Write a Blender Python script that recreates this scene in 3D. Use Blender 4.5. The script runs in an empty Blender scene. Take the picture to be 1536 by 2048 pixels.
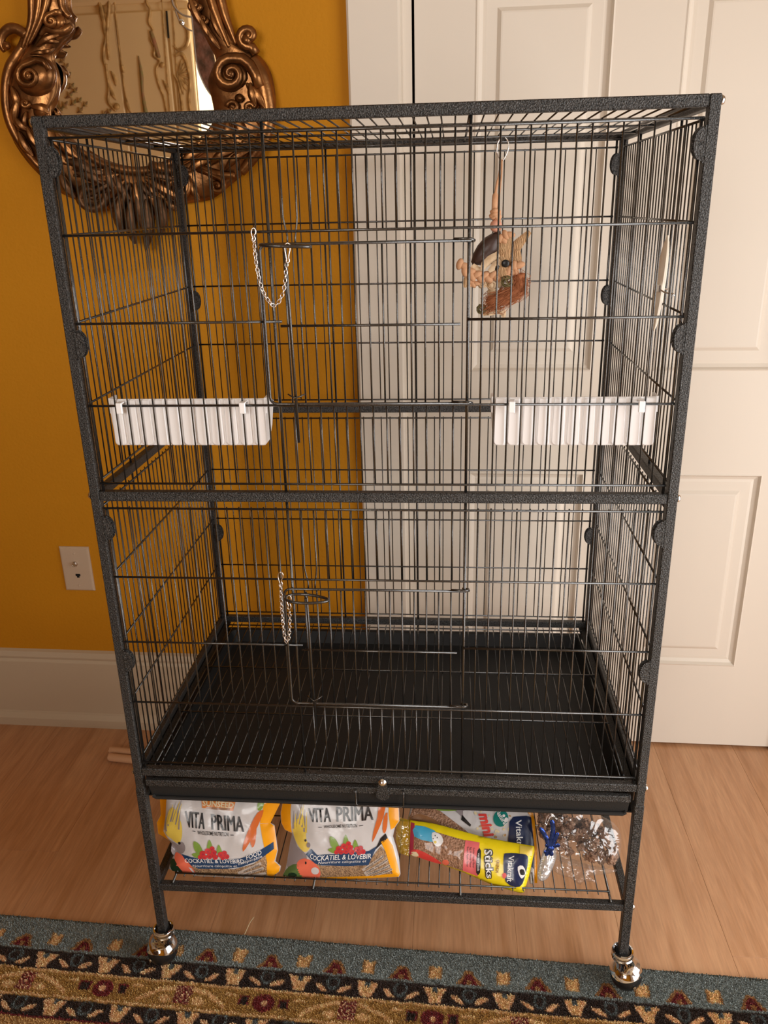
import bpy, bmesh, math, random
from math import sin, cos, pi, sqrt, exp, atan2
from mathutils import Vector, Matrix, noise
from mathutils.geometry import tessellate_polygon

sc = bpy.context.scene
COL = sc.collection

# ------------------------------------------------------------------ camera
CAM = Vector((0.4950, -1.0264, 1.2465)); FPX = 1634.24
YAW, PITCH, ROLL = -0.0863, 0.3587, -0.0236
_f = Vector((sin(YAW)*cos(PITCH), cos(YAW)*cos(PITCH), -sin(PITCH)))
_r0 = Vector((cos(YAW), -sin(YAW), 0)); _u0 = _r0.cross(_f)
_r = _r0*cos(ROLL) + _u0*sin(ROLL); _u = _u0*cos(ROLL) - _r0*sin(ROLL)
cd = bpy.data.cameras.new('camera'); cam = bpy.data.objects.new('camera', cd); COL.objects.link(cam)
M = Matrix(((_r.x, _u.x, -_f.x, CAM.x), (_r.y, _u.y, -_f.y, CAM.y), (_r.z, _u.z, -_f.z, CAM.z), (0, 0, 0, 1)))
cam.matrix_world = M
cd.sensor_fit = 'VERTICAL'; cd.sensor_height = 36; cd.sensor_width = 27; cd.lens = FPX/2048*36
cd.clip_start = .02; cd.clip_end = 60
sc.camera = cam

# ------------------------------------------------------------------ world, lights, exposure
sc.view_settings.view_transform = 'Standard'; sc.view_settings.look = 'None'
sc.view_settings.gamma = 1; sc.view_settings.use_curve_mapping = False
sc.view_settings.exposure = 0.0
w = bpy.data.worlds.new('daylight'); sc.world = w; w.use_nodes = True
w.node_tree.nodes['Background'].inputs[0].default_value = (.62, .75, 1, 1)
w.node_tree.nodes['Background'].inputs[1].default_value = 0.3

def area(name, loc, target, sx, sy, power, col):
    l = bpy.data.lights.new(name, 'AREA'); l.shape = 'RECTANGLE'; l.size = sx; l.size_y = sy
    l.energy = power; l.color = col
    o = bpy.data.objects.new(name, l); COL.objects.link(o); o.location = loc
    o.rotation_euler = (Vector(target)-Vector(loc)).to_track_quat('-Z', 'Y').to_euler()
    return o
# window behind the camera to the left, a window in the left wall (cool daylight) and a glazed patio door in the right wall (warm daylight)
area('window_light', (-0.45, -3.16, 1.62), (-0.45, 0, 1.62), 1.00, 1.15, 42, (1.0, .96, .91))
area('patio_light', (1.88, -0.70, 0.90), (0, -0.70, 0.90), 1.35, 1.7, 43, (1.0, .985, .965))

# ------------------------------------------------------------------ pixel helpers (photo pixel -> point on a real plane)
def ray(px, py):
    return _f + _r*((px-768)/FPX) + _u*((1024-py)/FPX)
def on_plane(px, py, p0, n):
    d = ray(px, py); t = (Vector(p0)-CAM).dot(n)/d.dot(n); return CAM + d*t
def at_y(px, py, y): return on_plane(px, py, (0, y, 0), Vector((0, 1, 0)))
def at_x(px, py, x): return on_plane(px, py, (x, 0, 0), Vector((1, 0, 0)))
def at_z(px, py, z): return on_plane(px, py, (0, 0, z), Vector((0, 0, 1)))
WA = -0.02                                         # the back wall is turned very slightly
WN = Vector((.02, 1, 0)).normalized()
def at_wall(px, py, off=0.0): return on_plane(px, py, Vector((0, .703, 0))-WN*off, WN)
def wall(u, z, off=0.0):
    """point on the back wall: u along it, z up, off out into the room"""
    return Vector((u*cos(WA), .703+u*sin(WA), z)) - WN*off

# ------------------------------------------------------------------ materials
MATS = {}
def mat(name, col=(.5, .5, .5), rough=.5, metal=0, spec=.5, coat=0, bump=None, var=None, trans=0, alpha=1, ior=1.45, sheen=0):
    """bump=(kind, scale, strength, distance); var=(scale, amount, colour2)"""
    m = bpy.data.materials.new(name); m.use_nodes = True; nt = m.node_tree; b = nt.nodes['Principled BSDF']
    b.inputs['Base Color'].default_value = (*col, 1); b.inputs['Roughness'].default_value = rough
    b.inputs['Metallic'].default_value = metal; b.inputs['Specular IOR Level'].default_value = spec
    b.inputs['Coat Weight'].default_value = coat; b.inputs['Coat Roughness'].default_value = .08
    b.inputs['Transmission Weight'].default_value = trans; b.inputs['Alpha'].default_value = alpha
    b.inputs['IOR'].default_value = ior; b.inputs['Sheen Weight'].default_value = sheen
    tc = nt.nodes.new('ShaderNodeTexCoord')
    if var:
        n = nt.nodes.new('ShaderNodeTexNoise'); n.inputs['Scale'].default_value = var[0]; n.inputs['Detail'].default_value = 5
        nt.links.new(tc.outputs['Object'], n.inputs['Vector'])
        r = nt.nodes.new('ShaderNodeMapRange'); r.inputs['From Min'].default_value = .35; r.inputs['From Max'].default_value = .65
        r.inputs['To Max'].default_value = var[1]; nt.links.new(n.outputs['Fac'], r.inputs['Value'])
        mx = nt.nodes.new('ShaderNodeMix'); mx.data_type = 'RGBA'
        mx.inputs[6].default_value = (*col, 1); mx.inputs[7].default_value = (*var[2], 1)
        nt.links.new(r.outputs[0], mx.inputs[0]); nt.links.new(mx.outputs[2], b.inputs['Base Color'])
    if bump:
        if bump[0] == 'noise':
            t = nt.nodes.new('ShaderNodeTexNoise'); t.inputs['Detail'].default_value = 3; out = t.outputs['Fac']
        elif bump[0] == 'voronoi':
            t = nt.nodes.new('ShaderNodeTexVoronoi'); out = t.outputs['Distance']
        else:
            t = nt.nodes.new('ShaderNodeTexWave'); t.inputs['Distortion'].default_value = 6; out = t.outputs['Fac']
        t.inputs['Scale'].default_value = bump[1]; nt.links.new(tc.outputs['Object'], t.inputs['Vector'])
        bp = nt.nodes.new('ShaderNodeBump'); bp.inputs['Strength'].default_value = bump[2]; bp.inputs['Distance'].default_value = bump[3]
        nt.links.new(out, bp.inputs['Height']); nt.links.new(bp.outputs[0], b.inputs['Normal'])
    MATS[name] = m; return m

mat('hammered_charcoal', (.022, .022, .022), .46, .85, .9, bump=('noise', 620, 1.0, .0022), var=(560, 1, (.115, .112, .108)))
mat('charcoal_wire', (.060, .058, .056), .20, .8, 1.0, coat=.8, bump=('noise', 700, .6, .0008))
mat('tray_black', (.018, .018, .018), .55, .1, .35, bump=('noise', 500, .5, .0006))
mat('black_plastic', (.012, .012, .012), .35)
mat('steel', (.75, .73, .70), .22, 1.0)
mat('chrome', (.74, .79, .86), .07, 1.0)
mat('chain_steel', (.85, .80, .76), .16, 1.0)
mat('orange_wall', (.56, .235, .006), .72, spec=.3, bump=('noise', 150, .35, .0022), var=(3, .5, (.52, .215, .006)))
mat('white_paint', (.74, .665, .565), .42, bump=('noise', 90, .08, .0008))
mat('trim_paint', (.55, .45, .32), .45, bump=('noise', 60, .08, .0008))
mat('ceiling_paint', (.45, .36, .24), .8)
mat('dark_gap', (.01, .009, .008), .9)
mat('bronze', (.36, .165, .055), .33, .85, bump=('noise', 60, .35, .003), var=(22, .9, (.13, .055, .02)))
mat('bronze_dark', (.15, .07, .028), .45, .7, bump=('noise', 70, .4, .003), var=(25, .8, (.05, .025, .012)))
mat('mirror_silver', (.93, .90, .86), .012, 1.0)
mat('cream_lacquer', (.93, .72, .40), .45, bump=('noise', 8, .1, .003))
mat('gilt_cream', (.78, .52, .22), .40, .1, var=(30, .8, (.30, .17, .05)))
mat('green_gilt', (.26, .24, .08), .5, var=(30, .9, (.40, .16, .09)))
mat('white_plastic', (.93, .925, .93), .28, spec=.5)
mat('plate_plastic', (.56, .43, .31), .35)
mat('cuttle', (.93, .87, .76), .75, bump=('noise', 60, .3, .001), var=(30, .5, (.88, .74, .55)))
mat('dowel_wood', (.62, .36, .20), .6, bump=('noise', 300, .4, .0008))
mat('straw', (.6, .5, .3), .6)
mat('raffia', (.72, .40, .22), .65, bump=('noise', 200, .4, .001), var=(60, .6, (.55, .27, .13)))
mat('husk', (.74, .47, .24), .7, bump=('wave', 120, .8, .003), var=(80, .7, (.52, .27, .12)))
mat('husk_pale', (.72, .55, .36), .7, bump=('noise', 150, .6, .002), var=(80, .5, (.60, .38, .2)))
mat('pod_dark', (.045, .026, .022), .42, bump=('noise', 60, .4, .003), var=(50, .6, (.09, .05, .04)))
mat('bead_pink', (.80, .40, .28), .5)
mat('coir', (.42, .15, .06), .8)
mat('vine_green', (.18, .15, .06), .7)
# print inks on packaging
for n, c in dict(ink_orange=(.88, .36, .006), ink_white=(.64, .62, .62), ink_black=(.012, .011, .012), ink_navy=(.012, .05, .13),
                 ink_text=(.80, .80, .80), ink_grey=(.30, .26, .27), ink_yellow=(.80, .60, .10), ink_red=(.60, .035, .04),
                 ink_leaf=(.22, .36, .06), ink_carrot=(.66, .15, .03), ink_coral=(.80, .16, .09), ink_green=(.10, .17, .05),
                 ink_badge=(.72, .22, .03), ink_cream=(.78, .66, .42), ink_lemon=(.90, .70, .012), ink_pink=(.78, .15, .16), ink_deep=(.01, .02, .07),
                 ink_sky=(.07, .42, .66), ink_teal=(.01, .20, .17), ink_magenta=(.45, .03, .07), ink_tan=(.50, .30, .14), ink_darkgreen=(.012, .035, .015),
                 ink_brown=(.30, .14, .06), ink_scarlet=(.72, .06, .05), ink_stone=(.50, .42, .36)).items():
    mat(n, c, .30, spec=.5, coat=.25, bump=('noise', 40, .15, .002))
mat('seed', (.48, .30, .16), .35, coat=.6, bump=('voronoi', 420, .6, .0015), var=(420, 1, (.17, .10, .06)))
mat('cluster', (.46, .25, .15), .45, coat=.5, bump=('voronoi', 300, .7, .002), var=(300, 1, (.22, .11, .06)))
mat('millet', (.34, .20, .13), .8, bump=('voronoi', 350, .8, .002), var=(200, .9, (.17, .09, .055)))
mat('foil_blue', (.04, .09, .42), .15, .85, bump=('noise', 120, .8, .004))

def film_material():
    m = bpy.data.materials.new('clear_film'); m.use_nodes = True; nt = m.node_tree
    out = nt.nodes['Material Output']; nt.nodes.remove(nt.nodes['Principled BSDF'])
    tr = nt.nodes.new('ShaderNodeBsdfTransparent'); gl = nt.nodes.new('ShaderNodeBsdfGlossy'); df = nt.nodes.new('ShaderNodeBsdfDiffuse')
    gl.inputs['Roughness'].default_value = .12; df.inputs['Color'].default_value = (.8, .8, .8, 1)
    no = nt.nodes.new('ShaderNodeTexNoise'); no.inputs['Scale'].default_value = 26; no.inputs['Detail'].default_value = 2; no.inputs['Distortion'].default_value = 1.2
    tc = nt.nodes.new('ShaderNodeTexCoord'); nt.links.new(tc.outputs['Object'], no.inputs['Vector'])
    bp = nt.nodes.new('ShaderNodeBump'); bp.inputs['Strength'].default_value = 1; bp.inputs['Distance'].default_value = .012
    nt.links.new(no.outputs['Fac'], bp.inputs['Height']); nt.links.new(bp.outputs[0], gl.inputs['Normal'])
    m1 = nt.nodes.new('ShaderNodeMixShader'); m1.inputs[0].default_value = .035; nt.links.new(tr.outputs[0], m1.inputs[1]); nt.links.new(df.outputs[0], m1.inputs[2])
    m2 = nt.nodes.new('ShaderNodeMixShader'); m2.inputs[0].default_value = .12; nt.links.new(m1.outputs[0], m2.inputs[1]); nt.links.new(gl.outputs[0], m2.inputs[2])
    nt.links.new(m2.outputs[0], out.inputs['Surface']); MATS['clear_film'] = m
    m3 = m.copy(); m3.name = 'crumpled_film'; MATS['crumpled_film'] = m3
    ms = [n for n in m3.node_tree.nodes if n.type == 'MIX_SHADER']; ms[0].inputs[0].default_value = .38; ms[1].inputs[0].default_value = .25
    m4 = m.copy(); m4.name = 'yellow_film'; MATS['yellow_film'] = m4
    for n in m4.node_tree.nodes:
        if n.type == 'BSDF_TRANSPARENT': n.inputs['Color'].default_value = (.95, .72, .15, 1)
        if n.type == 'BSDF_DIFFUSE': n.inputs['Color'].default_value = (.75, .5, .03, 1)
    [n for n in m4.node_tree.nodes if n.type == 'MIX_SHADER'][0].inputs[0].default_value = .35
film_material()

def wood_material():
    m = bpy.data.materials.new('laminate'); m.use_nodes = True; nt = m.node_tree; b = nt.nodes['Principled BSDF']
    tc = nt.nodes.new('ShaderNodeTexCoord'); oi = nt.nodes.new('ShaderNodeObjectInfo')
    ad = nt.nodes.new('ShaderNodeVectorMath'); ad.operation = 'MULTIPLY_ADD'
    cmb = nt.nodes.new('ShaderNodeCombineXYZ')
    for k in range(3): nt.links.new(oi.outputs['Random'], cmb.inputs[k])
    ad.inputs[1].default_value = (17, 29, 5); nt.links.new(cmb.outputs[0], ad.inputs[0]); nt.links.new(tc.outputs['Object'], ad.inputs[2])
    mp = nt.nodes.new('ShaderNodeMapping'); mp.inputs['Scale'].default_value = (1, .07, 1); nt.links.new(ad.outputs[0], mp.inputs['Vector'])
    n1 = nt.nodes.new('ShaderNodeTexNoise'); n1.inputs['Scale'].default_value = 22; n1.inputs['Detail'].default_value = 8; n1.inputs['Distortion'].default_value = 1.6
    n2 = nt.nodes.new('ShaderNodeTexNoise'); n2.inputs['Scale'].default_value = 260; n2.inputs['Detail'].default_value = 3
    for n in (n1, n2): nt.links.new(mp.outputs[0], n.inputs['Vector'])
    cr = nt.nodes.new('ShaderNodeValToRGB'); nt.links.new(n1.outputs['Fac'], cr.inputs[0])
    e = cr.color_ramp.elements; e[0].position = .30; e[0].color = (.44, .215, .095, 1); e[1].position = .72; e[1].color = (.60, .335, .175, 1)
    k = e.new(.5); k.color = (.54, .285, .145, 1)
    mx = nt.nodes.new('ShaderNodeMix'); mx.data_type = 'RGBA'; mx.blend_type = 'MULTIPLY'; mx.inputs[0].default_value = 1
    r = nt.nodes.new('ShaderNodeMapRange'); r.inputs['From Min'].default_value = .3; r.inputs['From Max'].default_value = .7; r.inputs['To Min'].default_value = .86; r.inputs['To Max'].default_value = 1.06
    nt.links.new(n2.outputs['Fac'], r.inputs['Value']); nt.links.new(cr.outputs[0], mx.inputs[6]); nt.links.new(r.outputs[0], mx.inputs[7])
    nt.links.new(mx.outputs[2], b.inputs['Base Color']); b.inputs['Roughness'].default_value = .33
    bp = nt.nodes.new('ShaderNodeBump'); bp.inputs['Strength'].default_value = .12; bp.inputs['Distance'].default_value = .001
    nt.links.new(n2.outputs['Fac'], bp.inputs['Height']); nt.links.new(bp.outputs[0], b.inputs['Normal'])
    MATS['laminate'] = m
wood_material()
def attr_material(name, rough):
    m = bpy.data.materials.new(name); m.use_nodes = True; nt = m.node_tree; b = nt.nodes['Principled BSDF']
    a = nt.nodes.new('ShaderNodeAttribute'); a.attribute_name = 'yarn'; nt.links.new(a.outputs['Color'], b.inputs['Base Color'])
    b.inputs['Roughness'].default_value = rough; b.inputs['Specular IOR Level'].default_value = .2; b.inputs['Sheen Weight'].default_value = .15
    MATS[name] = m
attr_material('yarn', .8)

# ------------------------------------------------------------------ mesh helpers
class MB:
    def __init__(s): s.v = []; s.f = []; s.mi = []; s.cur = 0; s.mats = []
    def use(s, name):
        if name not in s.mats: s.mats.append(name)
        s.cur = s.mats.index(name); return s
    def add(s, vs, fs):
        o = len(s.v); s.v += [tuple(p) for p in vs]; s.f += [tuple(i+o for i in f) for f in fs]; s.mi += [s.cur]*len(fs); return s
    def box(s, x0, x1, y0, y1, z0, z1, T=None, bev=0):
        if bev:
            b = bev; vs = []
            for z, k in ((z0, b), (z0+b, 0), (z1-b, 0), (z1, b)):
                c = b
                vs += [(x0+c+k*0, y0+k, z), (x1-c, y0+k, z), (x1-k, y0+c, z), (x1-k, y1-c, z), (x1-c, y1-k, z), (x0+c, y1-k, z), (x0+k, y1-c, z), (x0+k, y0+c, z)]
            fs = [tuple(range(7, -1, -1)), tuple(range(24, 32))]
            for r in range(3):
                for i in range(8): j = (i+1) % 8; fs.append((r*8+i, r*8+j, r*8+8+j, r*8+8+i))
        else:
            vs = [(x0, y0, z0), (x1, y0, z0), (x1, y1, z0), (x0, y1, z0), (x0, y0, z1), (x1, y0, z1), (x1, y1, z1), (x0, y1, z1)]
            fs = [(3, 2, 1, 0), (4, 5, 6, 7), (0, 1, 5, 4), (1, 2, 6, 5), (2, 3, 7, 6), (3, 0, 4, 7)]
        if T: vs = [T(Vector(p)) for p in vs]
        return s.add(vs, fs)
    def tube(s, pts, rad, n=8, cap=True, flat=1.0, up=None, closed=False):
        """sweep a circle along pts; rad number or list; flat squashes it along 'up'"""
        pts = [Vector(p) for p in pts]; N = len(pts)
        if not isinstance(rad, (list, tuple)): rad = [rad]*N
        vs = []; prev = None
        for i, p in enumerate(pts):
            if closed: d = pts[(i+1) % N]-pts[i-1]
            else: d = pts[min(i+1, N-1)]-pts[max(i-1, 0)]
            if d.length < 1e-9: d = Vector((0, 0, 1))
            d.normalize()
            if up is not None: a = Vector(up) - d*d.dot(Vector(up))
            elif prev is None: a = Vector((0, 0, 1)) if abs(d.z) < .9 else Vector((1, 0, 0)); a = a-d*a.dot(d)
            else: a = prev - d*prev.dot(d)
            if a.length < 1e-6: a = d.orthogonal()
            a.normalize(); prev = a; b = d.cross(a)
            for k in range(n):
                t = 2*pi*k/n; vs.append(p + a*(cos(t)*rad[i]*flat) + b*(sin(t)*rad[i]))
        fs = []
        for i in range(N if closed else N-1):
            for k in range(n):
                j = (i+1) % N; fs.append((i*n+k, i*n+(k+1) % n, j*n+(k+1) % n, j*n+k))
        if cap and not closed: fs.append(tuple(range(n-1, -1, -1))); fs.append(tuple((N-1)*n+k for k in range(n)))
        return s.add(vs, fs)
    def ball(s, c, r, nu=12, nv=8, sc=(1, 1, 1), R=None):
        c = Vector(c); vs = []; fs = []
        for j in range(nv+1):
            for i in range(nu):
                a = pi*j/nv; b = 2*pi*i/nu; p = Vector((sin(a)*cos(b)*r*sc[0], sin(a)*sin(b)*r*sc[1], cos(a)*r*sc[2]))
                vs.append(c+(R @ p if R else p))
        for j in range(nv):
            for i in range(nu): fs.append((j*nu+i, (j+1)*nu+i, (j+1)*nu+(i+1) % nu, j*nu+(i+1) % nu))
        return s.add(vs, fs)
    def lathe(s, prof, c, n=20, axis=None):
        c = Vector(c); vs = []; fs = []
        R = Vector((0, 0, 1)).rotation_difference(Vector(axis)).to_matrix() if axis is not None else None
        for r, z in prof:
            for k in range(n):
                p = Vector((r*cos(2*pi*k/n), r*sin(2*pi*k/n), z)); vs.append(c+(R @ p if R else p))
        for j in range(len(prof)-1):
            for k in range(n): fs.append((j*n+k, j*n+(k+1) % n, (j+1)*n+(k+1) % n, (j+1)*n+k))
        fs.append(tuple(range(n-1, -1, -1))); fs.append(tuple((len(prof)-1)*n+k for k in range(n)))
        return s.add(vs, fs)
    def mesh(s, name, smooth=False):
        me = bpy.data.meshes.new(name); me.from_pydata(s.v, [], s.f)
        for m in s.mats: me.materials.append(MATS[m])
        if len(s.mats) > 1: me.polygons.foreach_set('material_index', s.mi)
        me.polygons.foreach_set('use_smooth', [smooth]*len(s.f)); me.update()
        if smooth == 'auto': me.set_sharp_from_angle(angle=math.radians(40))
        return me
def link(name, me, parent=None, loc=None, rot=None):
    o = bpy.data.objects.new(name, me); COL.objects.link(o)
    if parent is not None: o.parent = parent
    if loc is not None: o.location = loc
    if rot is not None: o.rotation_euler = rot
    return o
def build(mb, name, material=None, parent=None, smooth=False, kind=None, label=None):
    if material: mb.mats = [material] if not mb.mats else mb.mats
    me = mb.mesh(name, bool(smooth))
    if smooth == 'auto': me.polygons.foreach_set('use_smooth', [True]*len(me.polygons)); me.set_sharp_from_angle(angle=math.radians(40))
    o = link(name, me, parent)
    if kind: o['kind'] = kind
    if label: o['label'] = label
    return o
def thing(name, label, cat, group=None, loc=(0, 0, 0)):
    """an Empty at the base of a thing; parts are given in world coordinates through keep()"""
    o = bpy.data.objects.new(name, None); COL.objects.link(o); o.location = loc; o.empty_display_size = .02
    o['label'] = label; o['category'] = cat
    if group: o['group'] = group
    return o
def settle(root):
    """parts were modelled in world coordinates: cancel the root's offset for its direct children"""
    for c in list(root.children): c.matrix_parent_inverse = Matrix.Translation(-Vector(root.location))
def smooth_path(pts, k=6, closed=False):
    P = [Vector(p) for p in pts]; N = len(P); out = []
    rng = range(N if closed else N-1)
    for i in rng:
        if closed: p0, p1, p2, p3 = P[i-1], P[i], P[(i+1) % N], P[(i+2) % N]
        else: p0, p1, p2, p3 = P[max(i-1, 0)], P[i], P[i+1], P[min(i+2, N-1)]
        for j in range(k):
            t = j/k; out.append(.5*((2*p1)+(p2-p0)*t+(2*p0-5*p1+4*p2-p3)*t*t+(3*p1-p0-3*p2+p3)*t**3))
    if not closed: out.append(P[-1])
    return out
def lerp(a, b, t): return a+(b-a)*t

# ================================================================== ROOM
XL, XR, YB, ZC = -4.2, 1.95, -3.25, 2.55
def struct(name, mb, m=None, smooth=False, parent=None):
    o = build(mb, name, m, parent, smooth)
    if parent is None: o['kind'] = 'structure'
    return o
def wb(mb, u0, u1, o0, o1, z0, z1, bev=0):
    """box in wall coordinates: u along, o out from the wall, z up"""
    return mb.box(u0, u1, o0, o1, z0, z1, T=lambda p: wall(p.x, p.z, p.y), bev=bev)
wb2 = MB(); wb(wb2, XL-.1, .38, -.10, 0, 0, ZC); wb(wb2, 1.31, XR+.1, -.10, 0, 0, ZC); wb(wb2, .38, 1.31, -.10, 0, 2.06, ZC)
wb(wb2, .38, 1.31, -.14, -.10, 0, 2.06)
struct('wall_back', wb2, 'orange_wall')
struct('wall_left', MB().box(XL-.1, XL, YB-.1, .9, 0, ZC), 'orange_wall')
# wall_right with the patio door opening, wall_front with the window opening
m_ = MB().box(XR, XR+.1, YB-.1, -1.50, 0, ZC).box(XR, XR+.1, .05, .85, 0, ZC).box(XR, XR+.1, -1.50, .05, 2.1, ZC); struct('wall_right', m_, 'white_paint')
m_ = MB().box(XL, -.90, YB-.1, YB, 0, ZC).box(.10, XR, YB-.1, YB, 0, ZC).box(-.90, .10, YB-.1, YB, 0, 1.0).box(-.90, .10, YB-.1, YB, 2.25, ZC); struct('wall_front', m_, 'orange_wall')
struct('ceiling', MB().box(XL-.1, XR+.1, YB-.1, .9, ZC, ZC+.1), 'ceiling_paint')
m_ = MB(); m_.box(-.90, -.85, YB-.06, YB-.02, 1.0, 2.25).box(.05, .10, YB-.06, YB-.02, 1.0, 2.25).box(-.9, .1, YB-.06, YB-.02, 1.0, 1.05).box(-.9, .1, YB-.06, YB-.02, 2.2, 2.25).box(-.42, -.38, YB-.06, YB-.02, 1.05, 2.2).box(-.85, .05, YB-.055, YB-.025, 1.60, 1.63)
struct('window_1', m_, 'white_paint')
m_ = MB(); m_.box(XR+.02, XR+.06, -1.50, -1.43, 0, 2.1).box(XR+.02, XR+.06, -.02, .05, 0, 2.1).box(XR+.02, XR+.06, -1.50, .05, 2.03, 2.1).box(XR+.02, XR+.06, -1.50, .05, 0, .08).box(XR+.02, XR+.06, -.77, -.69, .08, 2.03)
struct('window_2', m_, 'white_paint')
# floor: sub-floor and individual planks
mat('underlay', (.12, .06, .03), .9)
floor = struct('floor', MB().box(XL-.1, XR+.1, YB-.1, .9, -.12, -.008), 'underlay')
PWID = .187; pm = {}
rnd = random.Random(4)
x = XL + (.4325-XL) % PWID - PWID; col_i = 0
while x < XR:
    y = -3.3 - rnd.random()*.9
    while y < .72:
        L = 1.28; y0 = max(y, YB-.05); y1 = min(y+L, .74)
        if y1-y0 > .02:
            k = round(y1-y0, 3)
            if k not in pm:
                pm[k] = MB().box(0.00015, PWID-.00015, 0.00015, k-.00015, -.008, 0, bev=.0003); pm[k].mats = ['laminate']; pm[k] = pm[k].mesh('plank')
            link('plank', pm[k], floor, (x, y0, 0))
        y += L
    x += PWID; col_i += 1

# baseboard with moulded top
def sweep_profile(mb, prof, u0, u1):
    n = len(prof); vs = [wall(u, z, o) for u in (u0, u1) for o, z in prof]
    return mb.add(vs, [(i, i+1, n+i+1, n+i) for i in range(n-1)]+[tuple(range(n-1, -1, -1)), tuple(range(n, 2*n))])
PB = [(0, 0), (.024, 0), (.024, .022), (.017, .034), (.015, .04), (.015, .185), (.011, .192), (.013, .199), (.009, .212), (.0, .2155)]
struct('baseboard_back', sweep_profile(sweep_profile(MB(), PB, XL, .300), PB, 1.385, XR), 'trim_paint')
# door casing
m_ = MB()
def casing(mb, u0, u1, z0, z1, flip=1):
    a, b = (u0, u1) if flip > 0 else (u1, u0)
    prof = [(a, 0), (a, .016), (a+flip*.004, .019), (a+flip*.094, .019), (a+flip*.098, .014), (b-flip*.020, .014), (b-flip*.018, .002), (b, .002), (b, 0)]
    n = len(prof); vs = [wall(u, z, o) for z in (z0, z1) for u, o in prof]
    return mb.add(vs, [(i, i+1, n+i+1, n+i) for i in range(n-1)]+[tuple(range(n)), tuple(range(2*n-1, n-1, -1))])
casing(m_, .300, .4185, 0, 2.14)
wb(m_, 1.272, 1.385, 0, .019, 0, 2.14, .001); wb(m_, .4185, 1.272, 0, .019, 2.045, 2.14, .001)
struct('trim_1', m_, 'white_paint')
struct('trim_2', wb(wb(MB(), .3985, .4215, -.098, -.03, 0, 2.045), 1.270, 1.31, -.098, -.03, 0, 2.045), 'dark_gap')

# panelled door
door = thing('door_1', 'white six-panel door', 'door'); del door['category']; del door['label']; door['kind'] = 'structure'
D0, D1 = .4232, 1.2695; F0 = -.003
us = [(.4232, .535), (.785, .909), (1.157, 1.2695)]; cols = [(.535, .785), (.909, 1.157)]
rows = [(.225, .694), (.915, 1.62), (1.74, 1.93)]
zz = [(.008, .225), (.694, .915), (1.62, 1.74), (1.93, 2.035)]
m_ = MB()
for a, b in us: wb(m_, a, b, F0-.035, F0, .008, 2.035)
for a, b in cols:
    for c, d in zz: wb(m_, a, b, F0-.035, F0, c, d)
build(m_, 'door_frame', 'white_paint', door)
for a, b in cols:
    for c, d in rows:
        m_ = MB(); rings = [(0, F0), (.003, F0+.0015), (.007, F0-.006), (.014, F0-.0095), (.020, F0-.0085), (.040, F0-.0085), (.047, F0-.0035), (.050, F0-.003)]
        vs = []
        for ins, o in rings: vs += [wall(a+ins, c+ins, o), wall(b-ins, c+ins, o), wall(b-ins, d-ins, o), wall(a+ins, d-ins, o)]
        fs = []
        for r in range(len(rings)-1):
            for i in range(4): j = (i+1) % 4; fs.append((r*4+i, r*4+j, r*4+4+j, r*4+4+i))
        fs.append(tuple(len(rings)*4-4+i for i in range(4)))
        build(m_.add(vs, fs), 'door_panel', 'white_paint', door)
m_ = MB().lathe([(.031, 0), (.033, .004), (.028, .010), (.012, .014), (.011, .034), (.020, .040), (.027, .052), (.024, .064), (.010, .070)], wall(1.215, .985, F0), 20, axis=-WN)
build(m_, 'door_knob', 'steel', door, smooth='auto')

# ================================================================== RUG
RA = Vector((-.350, .0935, 0)); RE = Vector((.9992, -.0406, 0)).normalized(); RN = Vector((-.0406, -.9992, 0)).normalized()
CR = (.74, .47, .24); GO = (.40, .235, .065); DK = (.040, .022, .016); RD = (.19, .020, .022); BL = (.25, .28, .27); BD = (.12, .14, .14); PK = (.80, .47, .27)
def motif_row(s, t, ph_v, ph_c, t0):
    """dark band with pale vases and blue cups, t0 its upper edge"""
    P = .1155; dt = t-t0
    a = ((s-ph_v+P/2) % P)-P/2; b = ((s-ph_c+P/2) % P)-P/2
    w = lerp(.021, .008, min(1, max(0, dt/.031)))
    if abs(a) < w and .002 < dt < .031:
        if abs(a) < .0045 and dt < .011: return BD
        return PK if abs(a) > w*.55 else CR
    if .008 < dt < .029 and .009 < abs(b) < .031:
        q = (abs(b)-.020)/.011; 
        if abs(dt-(.020-q*.006)) < .0055*(1.1-abs(q)*.7): return PK
    if abs(b) < .011 and -.003 < dt < .026:
        e = sqrt((b/.011)**2+((dt-.011)/.014)**2)
        if e < .62: return DK
        if e < 1: return BD
    return DK
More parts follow.
